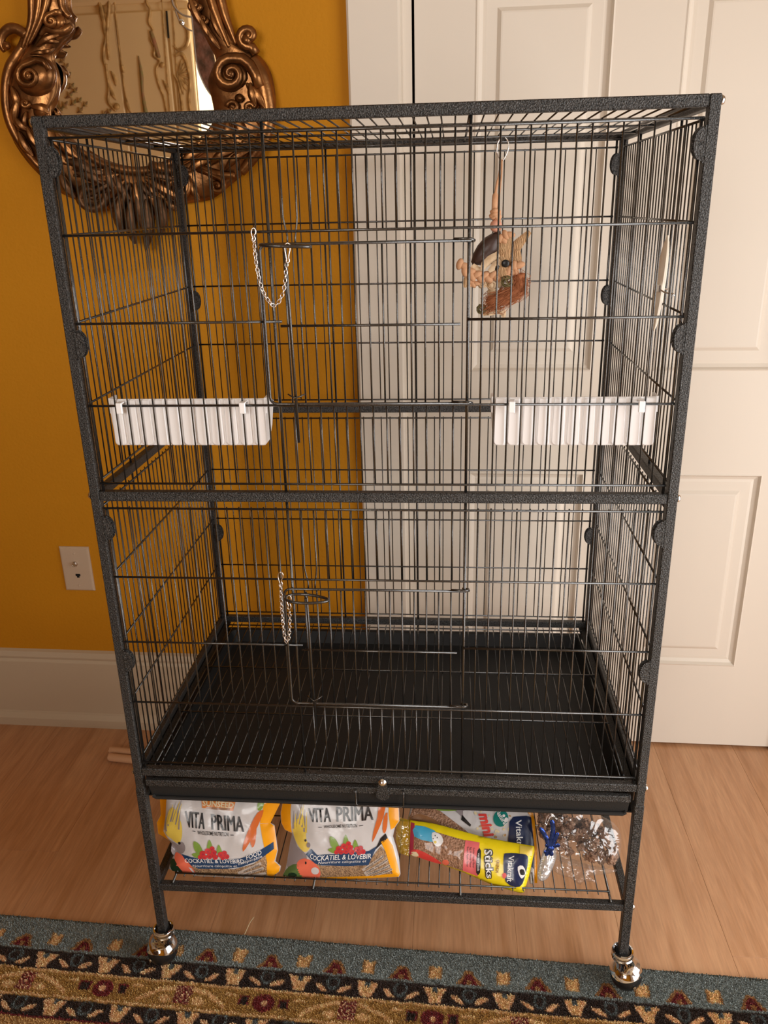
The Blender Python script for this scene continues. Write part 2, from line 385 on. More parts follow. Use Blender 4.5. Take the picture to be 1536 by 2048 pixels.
def yarn(s, t):
    s += .0035*noise.noise(Vector((s*60, t*60, 1))); t += .0022*noise.noise(Vector((s*45, t*45, 7)))
    P = .1155
    if t < .003: return (.10, .11, .09)
    if t < .067:
        a = ((s-.0191+P/2) % P)-P/2; b = ((s-.0770+P/2) % P)-P/2
        if abs(a) < .0115 and .031 < t < .056 and not (t < .0345 and abs(a) < .003): return CR if abs(a) < .008 else (.42, .24, .09)
        d = t-.036
        if 0 < d < .026 and abs(b) < .006+d*.62:
            if abs(b) < .002+d*.48 and d > .006 and not (abs(b) < .0045 and d > .017): return RD
            return (.36, .19, .07)
        return BL
    if t < .0705: return DK
    if t < .104: return motif_row(s, t, .0205, .078, .0705)
    if t < .1085: return CR if noise.noise(Vector((s*90, 3, 2))) > -.3 else GO
    if t < .1505:
        P = .281; m = ((s-.125+P/2) % P)-P/2; q = ((s-.265+P/2) % P)-P/2; y = t-.130
        if sqrt((q/.019)**2+(y/.016)**2) < 1: return PK if sqrt(q*q+y*y) < .0055 else RD
        if abs(abs(q)-.034) < .009 and abs(y+.002) < .009: return DK if abs(y) < .008 and abs(abs(q)-.034) < .006 else RD
        if abs(m) < .014 and abs(y+.001) < .017: return RD if (int(abs(m)*400)+int(abs(y)*400)) % 3 else PK
        if .018 < abs(m) < .040 and abs(y-.008) < .006*(1.3-abs(abs(m)-.028)/.014): return CR
        if .014 < abs(m) < .078 and abs(y-(-.013+((abs(m)-.014)/.064)**1.7*.028)) < .0042: return CR
        if abs(abs(q)-.058) < .010 and abs(y+.010) < .0025: return CR
        return GO
    if t < .1555: return CR if noise.noise(Vector((s*80, 9, 2))) > -.35 else GO
    if t < .1575: return GO
    if t < .190: return motif_row(s, t, .080, .0205, .1575)
    if t < .194: return RD
    P = .24; m = ((s+P/2) % P)-P/2; y = t-.235
    r = sqrt(m*m+y*y)
    if r < .026: return RD if r > .012 else BD
    if .03 < r < .037: return DK
    return (.50, .31, .12)
rug = thing('rug', 'blue bordered patterned wool rug under the front casters', 'rug', loc=(.45, -.5, 0))
def rugpt(s, t, z): p = RA+RE*s+RN*t; return (p.x, p.y, z)
def rug_grid(s0, s1, ds, t0, t1, dt):
    ns = max(1, round((s1-s0)/ds)); ntt = max(1, round((t1-t0)/dt)); vs = []; cs = []
    for j in range(ntt+1):
        for i in range(ns+1):
            s = lerp(s0, s1, i/ns); t = lerp(t0, t1, j/ntt); vs.append(rugpt(s, t, .0045+.0006*noise.noise(Vector((s*30, t*30, 0))))); c = yarn(s, t)
            k = 1.0; cs.append((c[0]*k, c[1]*k, c[2]*k, 1))
    fs = [(j*(ns+1)+i, (j+1)*(ns+1)+i, (j+1)*(ns+1)+i+1, j*(ns+1)+i+1) for j in range(ntt) for i in range(ns)]
    return vs, fs, cs
allv, allf, allc = [], [], []
for a in ((-.06, 1.45, .003, 0, .24, .003), (-1.6, -.06, .02, 0, .24, .012), (1.45, 1.60, .02, 0, .24, .012), (-1.6, 1.6, .04, .24, 2.1, .04)):
    v, f, c = rug_grid(*a); o_ = len(allv); allv += v; allf += [tuple(i+o_ for i in q) for q in f]; allc += c
sk = [rugpt(-1.6, 0, .0045), rugpt(1.6, 0, .0045), rugpt(1.6, 2.1, .0045), rugpt(-1.6, 2.1, .0045)]
o_ = len(allv); allv += sk+[(p[0], p[1], 0) for p in sk]; allf += [(o_+i, o_+4+i, o_+4+(i+1) % 4, o_+(i+1) % 4) for i in range(4)]+[(o_+7, o_+6, o_+5, o_+4)]; allc += [(.1, .11, .09, 1)]*8
def attr_mesh(name, vs, fs, cs, m, smooth=True):
    me = bpy.data.meshes.new(name); me.from_pydata(vs, [], fs); me.materials.append(MATS[m])
    at = me.color_attributes.new('yarn', 'FLOAT_COLOR', 'POINT'); at.data.foreach_set('color', [x for c in cs for x in c]); 
    me.polygons.foreach_set('use_smooth', [smooth]*len(fs)); return me
link('backing', attr_mesh('backing', allv, allf, allc, 'yarn'), rug)
# pile: short tufts over the strip the photograph shows
rr = random.Random(7); vs, fs, cs = [], [], []
s = -.05
NT = 125000
for i in range(NT):
    s = rr.uniform(-.03, 1.44); tmax = lerp(.235, .10, max(0, min(1, s/1.4))); t = rr.uniform(.0004, tmax)
    c = yarn(s, t); k = rr.uniform(.72, 1.28); k *= 1.5; c = (min(1, c[0]*k), min(1, c[1]*k), min(1, c[2]*k), 1)
    h = rr.uniform(.0018, .0042); lx = rr.uniform(-.0012, .0012); ly = rr.uniform(-.0004, .0022); a = rr.uniform(0, pi); wd = .0007
    p = RA+RE*s+RN*t; dx, dy = cos(a)*wd, sin(a)*wd; b = len(vs)
    vs += [(p.x-dx, p.y-dy, .0042), (p.x+dx, p.y+dy, .0042), (p.x+dx*.8+lx, p.y+dy*.8-ly, .0045+h), (p.x-dx*.8+lx, p.y-dy*.8-ly, .0045+h)]
    fs.append((b, b+1, b+2, b+3)); cs += [(c[0]*.75, c[1]*.75, c[2]*.75, 1)]*2+[c]*2
o = link('pile', attr_mesh('pile', vs, fs, cs, 'yarn', False), rug); o['kind'] = 'stuff'
settle(rug)
m_ = MB(); pts = smooth_path([at_z(489, 1869, .009), at_z(494, 1858, .016), at_z(500, 1845, .020), at_z(508, 1834, .018)], 5)
o = build(m_.tube(pts, .0007, 5), 'straw', 'straw', smooth=True); o['label'] = 'short pale straw sticking up at the rug edge'; o['category'] = 'straw'

# ================================================================== BIRDCAGE
cage = thing('birdcage', 'tall dark hammered-metal birdcage on casters with two wire doors', 'birdcage', loc=(.395, .261, .092))
W, D, T = .790, .522, .0131
HM, WR = 'hammered_charcoal', 'charcoal_wire'
for x0 in (0, W-T):
    for y0 in (0, D-T):
        m_ = MB().box(x0, x0+T, y0, y0+T, .085, 1.3541, bev=.0012)
        e = .0008; m_.box(x0-e, x0+T+e, y0-e, y0+T+e, .085, .388, bev=.0012)
        build(m_, 'post', HM, cage)
LEV = [(1.3409, 1.3541), (.8730, .8866), (.4122, .4257), (.1778, .1912)]
for z0, z1 in LEV:
    for y0 in (0, D-T):
        build(MB().box(T, W-T, y0+.0003, y0+T-.0003, z0, z1, bev=.0012), 'rail', HM, cage)
    for x0 in (0, W-T):
        build(MB().box(x0+.0003, x0+T-.0003, T, D-T, z0, z1, bev=.0012), 'rail', HM, cage)
# bolts through the posts
for z in (1.3475, .880, .417, .184):
    for xx, sx in ((0, -1), (W, 1)):
        for yy in (T/2, D-T/2):
            build(MB().lathe([(.0055, 0), (.0055, .001), (.0042, .0032), (.0015, .0042)], (xx+sx*.0008, yy, z), 12, axis=(sx, 0, 0)), 'bolt', 'steel', cage, smooth='auto')
# bars
_bm = {}
def bar_mesh(length, r=.0011, n=6):
    k = (round(length, 4), r, n)
    if k not in _bm:
        mb = MB().tube([(0, 0, 0), (0, 0, length)], r, n); mb.mats = [WR]; _bm[k] = mb.mesh('bar', True)
    return _bm[k]
def bar(parent, p, d, length, r=.0011, name='bar'):
    """p in world; parent chain has no rotation, cage offset cancelled"""
    rot = {'z': (0, 0, 0), 'x': (0, pi/2, 0), 'y': (-pi/2, 0, 0)}[d]
    o = link(name, bar_mesh(length, r), parent, p, rot); return o
HZ_U = [.8980, 1.0060, 1.1130, 1.2200, 1.3300]; HZ_L = [.4365, .5470, .6510, .7565, .8615]
X0, PI_, NB = .0165, .0172, 45
def xk(k): return X0+PI_*k
RB = .0017
def panel_front(hz, door_z, ztop, zbot, latch_h):
    m_ = MB(); ya, yb = .0072, .0042
    xa, xb = xk(0)-.001, xk(NB-1)+.001; hl, hr = .273, .5155
    for i, z in enumerate(hz):
        if door_z[0]+.01 < z < door_z[1]-.01:
            m_.tube([(xa, yb, z), (hl+.010, yb, z)], RB, 6); m_.tube([(hr-.001, yb, z), (xb, yb, z)], RB, 6)
        else: m_.tube([(xa, yb, z), (xb, yb, z)], RB, 6)
    m_.tube([(hl, ya, zbot), (hl, ya, ztop)], .0020, 8); m_.tube([(hr, ya, zbot), (hr, ya, ztop)], .0020, 8)
    for xx in (xk(0)+.0015, xk(NB-1)-.0015): m_.tube([(xx, ya-.001, zbot+.002), (xx, ya-.001, hz[-1])], .0020, 6)
    p = build(m_, 'front_panel', WR, cage, smooth=True)
    for k in range(1, NB-1):
        xx = xk(k)
        if k in (15, 29): continue
        if 15 < k < 29:
            if k in (16, 17):
                dx = .0045 if k == 16 else -.0030
                mm = MB().tube([(xx, ya, hz[-1]), (xx, ya, hz[3]+.016), (xx+dx*.3, ya, hz[3]+.008), (xx+dx, ya-.002, hz[3]-.006), (xx+dx, ya-.005, hz[3]-.015)], .0012, 6)
                build(mm, 'bar', WR, p, smooth=True)
            else: bar(p, (xx, ya, hz[3]), 'z', hz[4]-hz[3])
            bar(p, (xx, ya, hz[0]), 'z', hz[1]-hz[0])
        else: bar(p, (xx, ya, hz[0]-.002), 'z', hz[4]-hz[0]+.004)
    # door
    z0, z1 = door_z; L, Rr = .2618, .5165; rc = .009; y = .0008
    path = [(Rr+.002, y, z1)]+[(L+rc-rc*sin(a), y, z1-rc+rc*cos(a)) for a in [i*pi/8 for i in range(5)]]+[(L+rc-rc*cos(a), y, z0+rc-rc*sin(a)) for a in [i*pi/8 for i in range(5)]]+[(Rr+.002, y, z0)]
    m_ = MB().tube(path, .0019, 8)
    for z in (z0, z1): m_.tube([(Rr-.020, y-.0005, z+.002), (Rr+.001, y-.0015, z+.002), (Rr+.0052, y+.003, z), (Rr+.005, y+.009, z-.001), (Rr-.004, y+.0105, z-.001)], .0018, 8)
    zc = hz[2]-.005; m_.tube([(.2820, y-.001, zc), (.5060, y-.001, zc)], RB, 6)
    dr = build(m_, 'wire_door', WR, cage, smooth=True)
    for k in range(13): bar(dr, (.2905+PI_*k, y+.003, z0), 'z', z1-z0, .0012)
    xl = .2945; yl = -.0045
    m_ = MB().tube([(xl-.0015, yl+.002, z1-.003), (xl, yl, z1-.006), (xl+.0025, yl, z0-.050)], .0019, 8)
    build(m_, 'latch_rod', WR, dr, smooth=True)
    zr = z1-.0010-latch_h; c = Vector((xl+.003, yl-.004, zr))
    pts = []
    for i in range(28):
        a = 2*pi*i/28; pts.append(c+Vector((.030*cos(a), -.011+.013*sin(a)*(1-.25*cos(a)), -.0015*cos(a))))
    m_ = MB().tube(pts, .0021, 8, closed=True); m_.tube([c+Vector((-.004, .003, 0)), c+Vector((-.003, .001, -.004)), (xl-.0015, yl+.001, zr-.006)], .0021, 8)
    build(m_, 'latch_ring', WR, dr, smooth=True)
    m_ = MB().tube([(xl-.009, y, z0+.013), (xl-.004, y-.004, z0+.011), (xl+.002, yl-.003, z0+.010), (xl+.008, y-.004, z0+.011), (xl+.013, y, z0+.013)], .0010, 6)
    build(m_, 'latch_guide', WR, dr, smooth=True)
    return dr
panel_front(HZ_U, (1.0085, 1.2055), 1.3455, .8825, 0)
panel_front(HZ_L, (.5545, .7430), .8745, .4225, .004)
def panel_back(hz, zt, zb):
    m_ = MB(); y = .5155
    for z in hz: m_.tube([(xk(0)-.001, y-.003, z), (xk(NB-1)+.001, y-.003, z)], .0016, 6)
    for xx in (xk(0)+.001, .2740, .4290, xk(NB-1)-.001): m_.tube([(xx, y, zb), (xx, y, zt)], .0020, 6)
    p = build(m_, 'back_panel', WR, cage, smooth=True)
    for k in range(1, NB-1):
        if k in (15, 24): continue
        bar(p, (xk(k), y, hz[0]-.002), 'z', hz[4]-hz[0]+.004)
panel_back(HZ_U, 1.3455, .8825); panel_back(HZ_L, .8745, .4225)
for xs, s in ((.0065, 1), (W-.0065, -1)):
    for hz, zt, zb in ((HZ_U, 1.3455, .8825), (HZ_L, .8745, .4225)):
        m_ = MB()
        for z in hz: m_.tube([(xs+s*.003, .0175, z), (xs+s*.003, .5045, z)], .0016, 6)
        for yy in (.0185, .1386, .3794, .5030): m_.tube([(xs, yy, zb), (xs, yy, zt)], .0019, 6)
        p = build(m_, 'side_panel', WR, cage, smooth=True)
        for k in range(1, 28):
            if k in (7, 21): continue
            bar(p, (xs, .0182+PI_*k, hz[0]-.002), 'z', hz[4]-hz[0]+.004)
# top panel
m_ = MB()
for yy in (.020, .155, .262, .385, .500): m_.tube([(.014, yy, 1.3435), (.776, yy, 1.3435)], .0018, 6)
m_.tube([(.5153, .013, 1.3462), (.5153, .509, 1.3462)], .0019, 6); m_.tube([(.273, .013, 1.3462), (.273, .509, 1.3462)], .0019, 6)
for xx in (.0175, .7725): m_.tube([(xx, .013, 1.3462), (xx, .509, 1.3462)], .0019, 6)
p = build(m_, 'top_panel', WR, cage, smooth=True)
for k in range(1, NB-1):
    if k not in (15, 29): bar(p, (xk(k), .018, 1.3460), 'y', .485)
# half-moon clips on the posts
def clip(xe, s, z, yf, out):
    """xe post edge, s direction into the cage, out = y direction outwards"""
    m_ = MB(); N = 12; R_ = .0175; Wd = .0125
    for (dy, dx, dz, sc_) in ((0, 0, 0, 1.0), (.0035, .0025, .001, 1.0)):
        pr = []
        for i in range(N+1):
            a = pi*i/N; pr.append((xe+s*(dx+Wd*sin(a)**.75*sc_), z+dz+R_*cos(a)))
        y0 = yf-out*dy*-1*-1; ya = yf+(-out)*dy*-1 if False else yf-out*dy
        vs = [(a_, ya, b_) for a_, b_ in pr]+[(a_, ya-out*.0016, b_) for a_, b_ in pr]; n = N+1
        fs = [tuple(range(n)), tuple(range(2*n-1, n-1, -1))]+[(i, (i+1) % n, n+(i+1) % n, n+i) for i in range(n)]
        m_.add(vs, fs)
    m_.tube([(xe+s*.0008, yf-out*.001, z-.0195), (xe+s*.0008, yf-out*.001, z+.0195)], .0013, 6)
    m_.box(min(xe-s*.004, xe), max(xe-s*.004, xe), min(yf-out*.001, yf-out*.004), max(yf-out*.001, yf-out*.004), z-.012, z+.012)
    build(m_, 'panel_clip', HM, cage)
for z in (1.3030, 1.0870, .8320, .6200):
    for xe, s in ((T, 1), (W-T, -1)):
        clip(xe, s, z, -.0005, -1); clip(xe, s, z, D-T-.0025, -1)
# floor grille and tray
m_ = MB(); gz = .4165
for yy in (.026, .168, .318, .486): m_.tube([(.024, yy, gz+.0020), (.766, yy, gz+.0020)], .0016, 6)
for xx in (.0265, .7635): m_.tube([(xx, .020, gz), (xx, .500, gz)], .0018, 6)
gr = build(m_, 'floor_grille', WR, cage, smooth=True)
for k in range(1, NB-1): bar(gr, (xk(k)+.0015, .021, gz), 'y', .478, .0010)
TB = 'tray_black'
m_ = MB(); tx0, tx1, ty0, ty1 = .030, .760, .012, .500; zf = .3755
def tray_ring(x0, x1, y0, y1, z, r=.012, n=5):
    out = []
    for cx, cy, a0 in ((x1-r, y1-r, 0), (x0+r, y1-r, pi/2), (x0+r, y0+r, pi), (x1-r, y0+r, 3*pi/2)):
        for i in range(n): a = a0+pi/2*i/(n-1); out.append((cx+r*cos(a), cy+r*sin(a), z))
    return out
rings = [tray_ring(.024, .766, .004, .505, .4000), tray_ring(.030, .760, .010, .499, .4000), tray_ring(.036, .754, .018, .492, zf), tray_ring(.046, .744, .026, .484, zf-.001)]
n = 20; vs = [p for r in rings for p in r]; fs = []
for j in range(3):
    for i in range(n): fs.append((j*n+i, (j+1)*n+i, (j+1)*n+(i+1) % n, j*n+(i+1) % n))
fs.append(tuple(3*n+i for i in range(n)))
outer = [tray_ring(.024, .766, .004, .505, .4000), tray_ring(.026, .764, .006, .503, .385, .014), tray_ring(.034, .758, .010, .500, .3725, .016)]
o_ = len(vs); vs += [p for r in outer for p in r]
for j in range(2):
    for i in range(n): fs.append((o_+j*n+i, o_+j*n+(i+1) % n, o_+(j+1)*n+(i+1) % n, o_+(j+1)*n+i))
fs.append(tuple(o_+2*n+i for i in range(n)))
m_.add(vs, fs)
# front apron with rounded bottom corners and rolled lip
pr = [(.0195, .400)]+[(.0300-.0*cos(a)-.006*cos(a), .3830-.011*sin(a)) for a in [i*pi/10 for i in range(6)]]
pr += [(.7610+.006*sin(a), .3830-.011*cos(a)) for a in [i*pi/10 for i in range(6)]]+[(.7690, .400)]
n = len(pr); vs = [(a_, .0005, b_) for a_, b_ in pr]+[(a_, .006, b_) for a_, b_ in pr]
m_.add(vs, [tuple(range(n-1, -1, -1)), tuple(range(n, 2*n))]+[(i, (i+1) % n, n+(i+1) % n, n+i) for i in range(n)])
m_.tube([(.0270, -.0010, .3765), (.0320, -.0018, .3738), (.7590, -.0018, .3738), (.7640, -.0010, .3765)], .0030, 8)
tray = build(m_, 'tray', TB, cage)
build(MB().box(.0185, .7690, -.0030, .0060, .3955, .4070, bev=.001), 'tray_lip', HM, tray)
build(MB().tube([(.3525, -.004, .4045), (.3525, -.0065, .4010), (.3530, -.0085, .3800), (.3560, -.0085, .3775), (.4235, -.0085, .3775), (.4262, -.0085, .3800), (.4265, -.0065, .4010), (.4265, -.004, .4045)], .0013, 6), 'tray_handle', WR, tray, smooth=True)
for xx, s in ((T, 1), (W-T, -1)):
    m_ = MB(); a, b = sorted((xx, xx+s*.011)); m_.box(a, b, .013, .509, .4125, .4145); a, b = sorted((xx, xx+s*.0015)); m_.box(a, b, .013, .509, .3650, .4145)
    a, b = sorted((xx, xx+s*.012)); m_.box(a, b, .013, .509, .3640, .3660); build(m_, 'tray_guide', HM, cage)
build(MB().box(.013, .777, .505, .509, .388, .4005), 'tray_guide', HM, cage)
# swivelling tray latch
pr = [(.3942+.0058*cos(a), .4175+.0058*sin(a)) for a in [i*pi/8 for i in range(9)]]+[(.3945+.0105*cos(a), .3955+.0095*sin(a)) for a in [pi+i*pi/10 for i in range(11)]]
n = len(pr); vs = [(a_, -.0052, b_) for a_, b_ in pr]+[(a_, -.0036, b_) for a_, b_ in pr]
lt = build(MB().add(vs, [tuple(range(n-1, -1, -1)), tuple(range(n, 2*n))]+[(i, (i+1) % n, n+(i+1) % n, n+i) for i in range(n)]), 'tray_latch', HM, cage)
build(MB().lathe([(.0062, 0), (.0062, .0008), (.0045, .0022), (.0045, .0034), (.0022, .0052)], (.3942, -.0040, .4185), 16, axis=(0, -1, .1)), 'screw', 'steel', lt, smooth='auto')
# lower shelf
m_ = MB(); sz = .1930
for yy in (.024, .17, .33, .498): m_.tube([(.0340, yy, sz+.002), (.7580, yy, sz+.002)], .0016, 6)
for xx in (.036, .2731, .5155, .756): m_.tube([(xx, .004, sz-.0002), (xx, .518, sz-.0002)], .0019, 6)
sh = build(m_, 'shelf_grille', WR, cage, smooth=True)
for k in range(1, NB-1):
    xx = xk(k)
    if .040 < xx < .752 and k not in (15, 29): bar(sh, (xx, .019, sz), 'y', .483, .0010)
# casters
def caster(px, py, ang, drop=0):
    c = Vector((px, py, 0)); dx, dy = cos(ang), sin(ang); b = Vector((px+dx*.011, py+dy*.011, .0335-drop))
    m_ = MB()
    # hood: sphere cut by a wavy lower edge
    nu, nv = 28, 14; vs = []; fs = []
    for j in range(nv+1):
        for i in range(nu):
            az = 2*pi*i/nu; lim = pi*(.44+.035*sin(2*(az-ang)+.6)+.05*sin(az)); a = lim*j/nv
            vs.append(b+Vector((sin(a)*cos(az), sin(a)*sin(az), cos(a)))*.0275)
    for j in range(nv):
        for i in range(nu): fs.append((j*nu+i, (j+1)*nu+i, (j+1)*nu+(i+1) % nu, j*nu+(i+1) % nu))
    m_.add(vs, fs)
    # neck between hood and collar
    top = Vector((px, py, .078)); nk = []
    for k in range(7):
        t = k/6; nk.append(lerp(Vector((b.x, b.y, b.z+.016)), top, t))
    m_.tube(nk, [.0220, .0190, .0168, .0156, .0150, .0150, .0152], 20)
    h = build(m_, 'caster', 'chrome', cage, smooth='auto')
    m_ = MB(); N = 24
    prof = [(.0150, .074), (.0178, .0765), (.0180, .0785), (.0165, .0800), (.0165, .0810), (.0182, .0835), (.0182, .0870), (.0170, .0895), (.0145, .0905), (.0125, .0880), (.0118, .0800)]
    m_.lathe(prof, (px, py, 0), N); build(m_, 'collar', 'chrome', h, smooth='auto')
    build(MB().ball(b, .0262, 24, 16), 'wheel', 'black_plastic', h, smooth=True)
    build(MB().lathe([(.0115, .079), (.0115, .0875), (.0085, .0885)], (px, py, 0), 16), 'socket', 'black_plastic', h, smooth='auto')
    ax = Vector((-sin(ang), cos(ang), 0)); m_ = MB()
    for q in (-1, 1): m_.lathe([(.0030, 0), (.0026, .0015), (.0010, .0022)], b+ax*q*.0272+Vector((0, 0, -.002)), 10, axis=ax*q)
    build(m_, 'axle', 'chrome', h, smooth='auto')
caster(T/2, T/2, 2.6); caster(W-T/2, T/2, .35); caster(T/2, D-T/2, 1.5, .006); caster(W-T/2, D-T/2, 1.2, .006)
settle(cage)

# ---------------------------------------------------------------- chains
def chain(label, pts, hook_a, hook_b):
    root = thing('safety_chain', label, 'chain', loc=pts[0])
    P = smooth_path(pts, 40); ds = [0]
    for a, b in zip(P, P[1:]): ds.append(ds[-1]+(b-a).length)
    step = .0046; nl = int(ds[-1]/step); k = 0
    mb = MB(); N = 10
    ring = [Vector((.0034*cos(2*pi*i/N), .0021*sin(2*pi*i/N), 0)) for i in range(N)]
    mb.tube(ring, .00055, 5, closed=True); mb.mats = ['chain_steel']; me = mb.mesh('link', True)
    for q in range(nl+1):
        s_ = q*step
        while k < len(ds)-2 and ds[k+1] < s_: k += 1
        p = P[k]; d = (P[min(k+1, len(P)-1)]-P[max(k-1, 0)]).normalized()
        o = link('link', me, root); R = d.to_track_quat('X', 'Z').to_matrix().to_4x4() @ Matrix.Rotation((q % 2)*1.25+.35+.25*sin(q*1.7), 4, 'X')
        o.matrix_world = Matrix.Translation(p) @ R
    for hk in (hook_a, hook_b):
        build(MB().tube(smooth_path(hk, 4), .00085, 6), 'spring_hook', 'chain_steel', root, smooth=True)
    settle(root)
def P_(px, py, y=-.008): return at_y(px, py, y)
def teardrop(px, py0, py1, wpx, y=-.008):
    return [P_(px-2, py1, y), P_(px-wpx*.35, py1-5, y), P_(px-wpx*.9, py0+9, y), P_(px-wpx*.8, py0+2, y), P_(px, py0-2, y), P_(px+wpx*.8, py0+2, y), P_(px+wpx*.8, py0+9, y), P_(px+wpx*.3, py1-9, y), P_(px+3.4, py1-4, y), P_(px+3.0, py1+1, y), P_(px-1, py1+2.5, y), P_(px-3.5, py1-1.5, y), P_(px-1, py1-6, y)]
chain('silvery safety chain hanging from the upper cage door latch', [P_(508, 485), P_(513, 530), P_(523, 575), P_(536, 600), P_(548, 611), P_(558, 603), P_(567, 582), P_(571, 552), P_(573, 528)],
      teardrop(507, 458, 480, 5), teardrop(575, 488, 523, 6.5, -.014))
chain('silvery safety chain hanging from the lower cage door latch', [P_(561, 1173), P_(562, 1200), P_(565, 1240), P_(569, 1272), P_(573.5, 1284), P_(578, 1274), P_(579.5, 1245), P_(579, 1219)],
      teardrop(561, 1146, 1171, 5.5), teardrop(578, 1193, 1216, 5, -.016))

# ---------------------------------------------------------------- feeders
def feeder(label, x0, x1, hooks, flip):
    root = thing('feeder_trough', label, 'feeder', loc=((x0+x1)/2, .03, .9485), group=None)
    m_ = MB(); zt, zb = 1.0131, .9500; yf = .0135; dep = .050
    # hollow tapered body
    def ring(z, k, ins=0):
        e = .004*k; b = dep-.022*k if k < .5 else dep-.022
        zk = z-.013 if z > 1 else z; return [(x0+e+ins, yf+ins, z), (x1-e-ins, yf+ins, z), (x1-e-ins, yf+b-ins, zk), (x0+e+ins, yf+b-ins, zk)]
    R_ = [ring(zb, 1), ring(zb+.018, .45), ring(zt, 0), ring(zt, 0, .0018), ring(zb+.018, .45, .0018), ring(zb+.002, 1, .0018)]
    vs = [p for r in R_ for p in r]; fs = [(3, 2, 1, 0)]
    for j in range(5):
        for i in range(4): fs.append((j*4+i, j*4+(i+1) % 4, (j+1)*4+(i+1) % 4, (j+1)*4+i))
    fs.append((20, 21, 22, 23)); m_.add(vs, fs)
    m_.box(x0-.001, x0+.002, yf+.002, yf+.024, zt-.020, zt+.0005); m_.box(x1-.002, x1+.001, yf+.002, yf+.024, zt-.020, zt+.0005)
    build(m_, 'trough', 'white_plastic', root)
    n = 11; pw = (x1-x0)/n
    for i in range(n):
        a, b = x0+i*pw+.0012, x0+(i+1)*pw-.0012
        if i == 0: a += .001
        t_ = 3; pr = [(a+.001, zt-.0005), (b-.001, zt-.0005)]; r = .005
        pr += [(b-r+r*cos(q), zb+r+r*sin(q)) for q in [-i_*pi/8 for i_ in range(5)]]+[(a+r-r*sin(q), zb+r-r*cos(q)) for q in [i_*pi/8 for i_ in range(5)]]
        nn = len(pr); cx = (a+b)/2; cz = (zt+zb)/2; ins = lambda p, d: (p[0]+(d if p[0] < cx else -d), p[1]+(d if p[1] < cz else -d))
        vs = [(p[0], yf+.0005, p[1]) for p in pr]+[(p[0], yf-.0016, p[1]) for p in pr]+[(ins(p, .0012)[0], yf-.0030, ins(p, .0012)[1]) for p in pr]
        fs = [tuple(2*nn+q for q in range(nn))]
        for j in range(2):
            for q in range(nn): fs.append((j*nn+q, j*nn+(q+1) % nn, (j+1)*nn+(q+1) % nn, (j+1)*nn+q))
        build(MB().add(vs, fs), 'ribbed_panel', 'white_plastic', root, smooth='auto')
    for hx in hooks:
        m_ = MB(); m_.box(hx-.004, hx+.004, yf-.003, yf+.002, 1.008, 1.0118); m_.box(hx-.004, hx+.004, -.0012, .0120, 1.0090, 1.0112, bev=.0006); m_.box(hx-.004, hx+.004, -.0030, .0004, .9965, 1.0112, bev=.0008)
        build(m_, 'hook', 'white_plastic', root)
    settle(root)
feeder('white ribbed plastic feeder trough on the left side of the cage front', .0400, .2520, (.0595, .2245), 1)
feeder('white ribbed plastic feeder trough on the right side of the cage front', .5480, .7560, (.5720, .7330), -1)

# ---------------------------------------------------------------- cuttlebone
cb = thing('cuttlebone', 'long white pointed cuttlebone clipped inside the right cage side', 'cuttlebone', loc=(.770, .11, 1.08))
m_ = MB(); N = 16; vs = []; fs = []; nn = 10
for i in range(N+1):
    t = i/N; z = lerp(1.0780, 1.2030, t); yc = lerp(.128, .100, t)+.004*sin(pi*t); wdt = .0005+.0215*sin(pi*min(1, t*1.02))**.6*(.8+.25*t)
    if i in (0, N): wdt = .0006
    th = .0045*sin(pi*t)**.5+.0006
    for k in range(nn):
        a = 2*pi*k/nn; vs.append((.7715+th*cos(a)-.0015, yc+wdt*sin(a), z))
for i in range(N):
    for k in range(nn): fs.append((i*nn+k, i*nn+(k+1) % nn, (i+1)*nn+(k+1) % nn, (i+1)*nn+k))
fs += [tuple(range(nn)), tuple(N*nn+k for k in range(nn-1, -1, -1))]
build(m_.add(vs, fs), 'bone', 'cuttle', cb, smooth='auto')
m_ = MB().box(.7630, .7655, .092, .118, 1.133, 1.142, bev=.0005); m_.tube([(.764, .094, 1.137), (.770, .090, 1.133), (.781, .089, 1.131), (.784, .092, 1.128)], .0010, 6)
m_.tube([(.764, .116, 1.137), (.772, .120, 1.135), (.783, .121, 1.134)], .0010, 6)
build(m_, 'metal_clip', 'steel', cb)
settle(cb)

# ---------------------------------------------------------------- hanging toy
TY = .3850
def tq(px, py, dy=0): return at_y(px, py, TY+dy)
toy = thing('bird_toy', 'hanging natural-fibre bird toy with dark seed pod and coconut brush', 'toy', loc=tq(985, 630))
px_ = .00089
m_ = MB().tube(smooth_path([tq(1000, 318), tq(994, 305), tq(996, 285), tq(1006, 272, .001), tq(1016, 283), tq(1016, 300), tq(1008, 318), tq(1004, 322)], 5), .0010, 6)
build(m_, 'hook', 'chain_steel', toy, smooth=True)
m_ = MB().tube(smooth_path([tq(1002, 318), tq(999, 345), tq(993, 375), tq(990, 400), tq(989, 428)], 5), [.0016]*8+[.0022]*5+[.0048]*8, 8, flat=.5, up=(0, 1, 0))
m_.tube(smooth_path([tq(1004, 320), tq(1003, 350), tq(999, 390), tq(996, 428)], 5), .0012, 6)
for a, b, c_ in (((983, 425), (990, 421), (998, 424)), ((981, 433), (990, 428), (999, 433)), ((984, 436), (992, 432), (997, 441))): m_.tube(smooth_path([tq(*a), tq(*b, -.004), tq(*c_), tq(c_[0]-4, c_[1]+5, .003)], 4), .0038, 7)
m_.tube([tq(985, 430), tq(982, 437)], .0035, 6); m_.tube([tq(993, 432), tq(994, 445)], .0045, 6)
build(m_, 'raffia_cord', 'raffia', toy, smooth=True)
build(MB().ball(tq(992, 452), .0100, 14, 10), 'wooden_bead', 'bead_pink', toy, smooth=True)
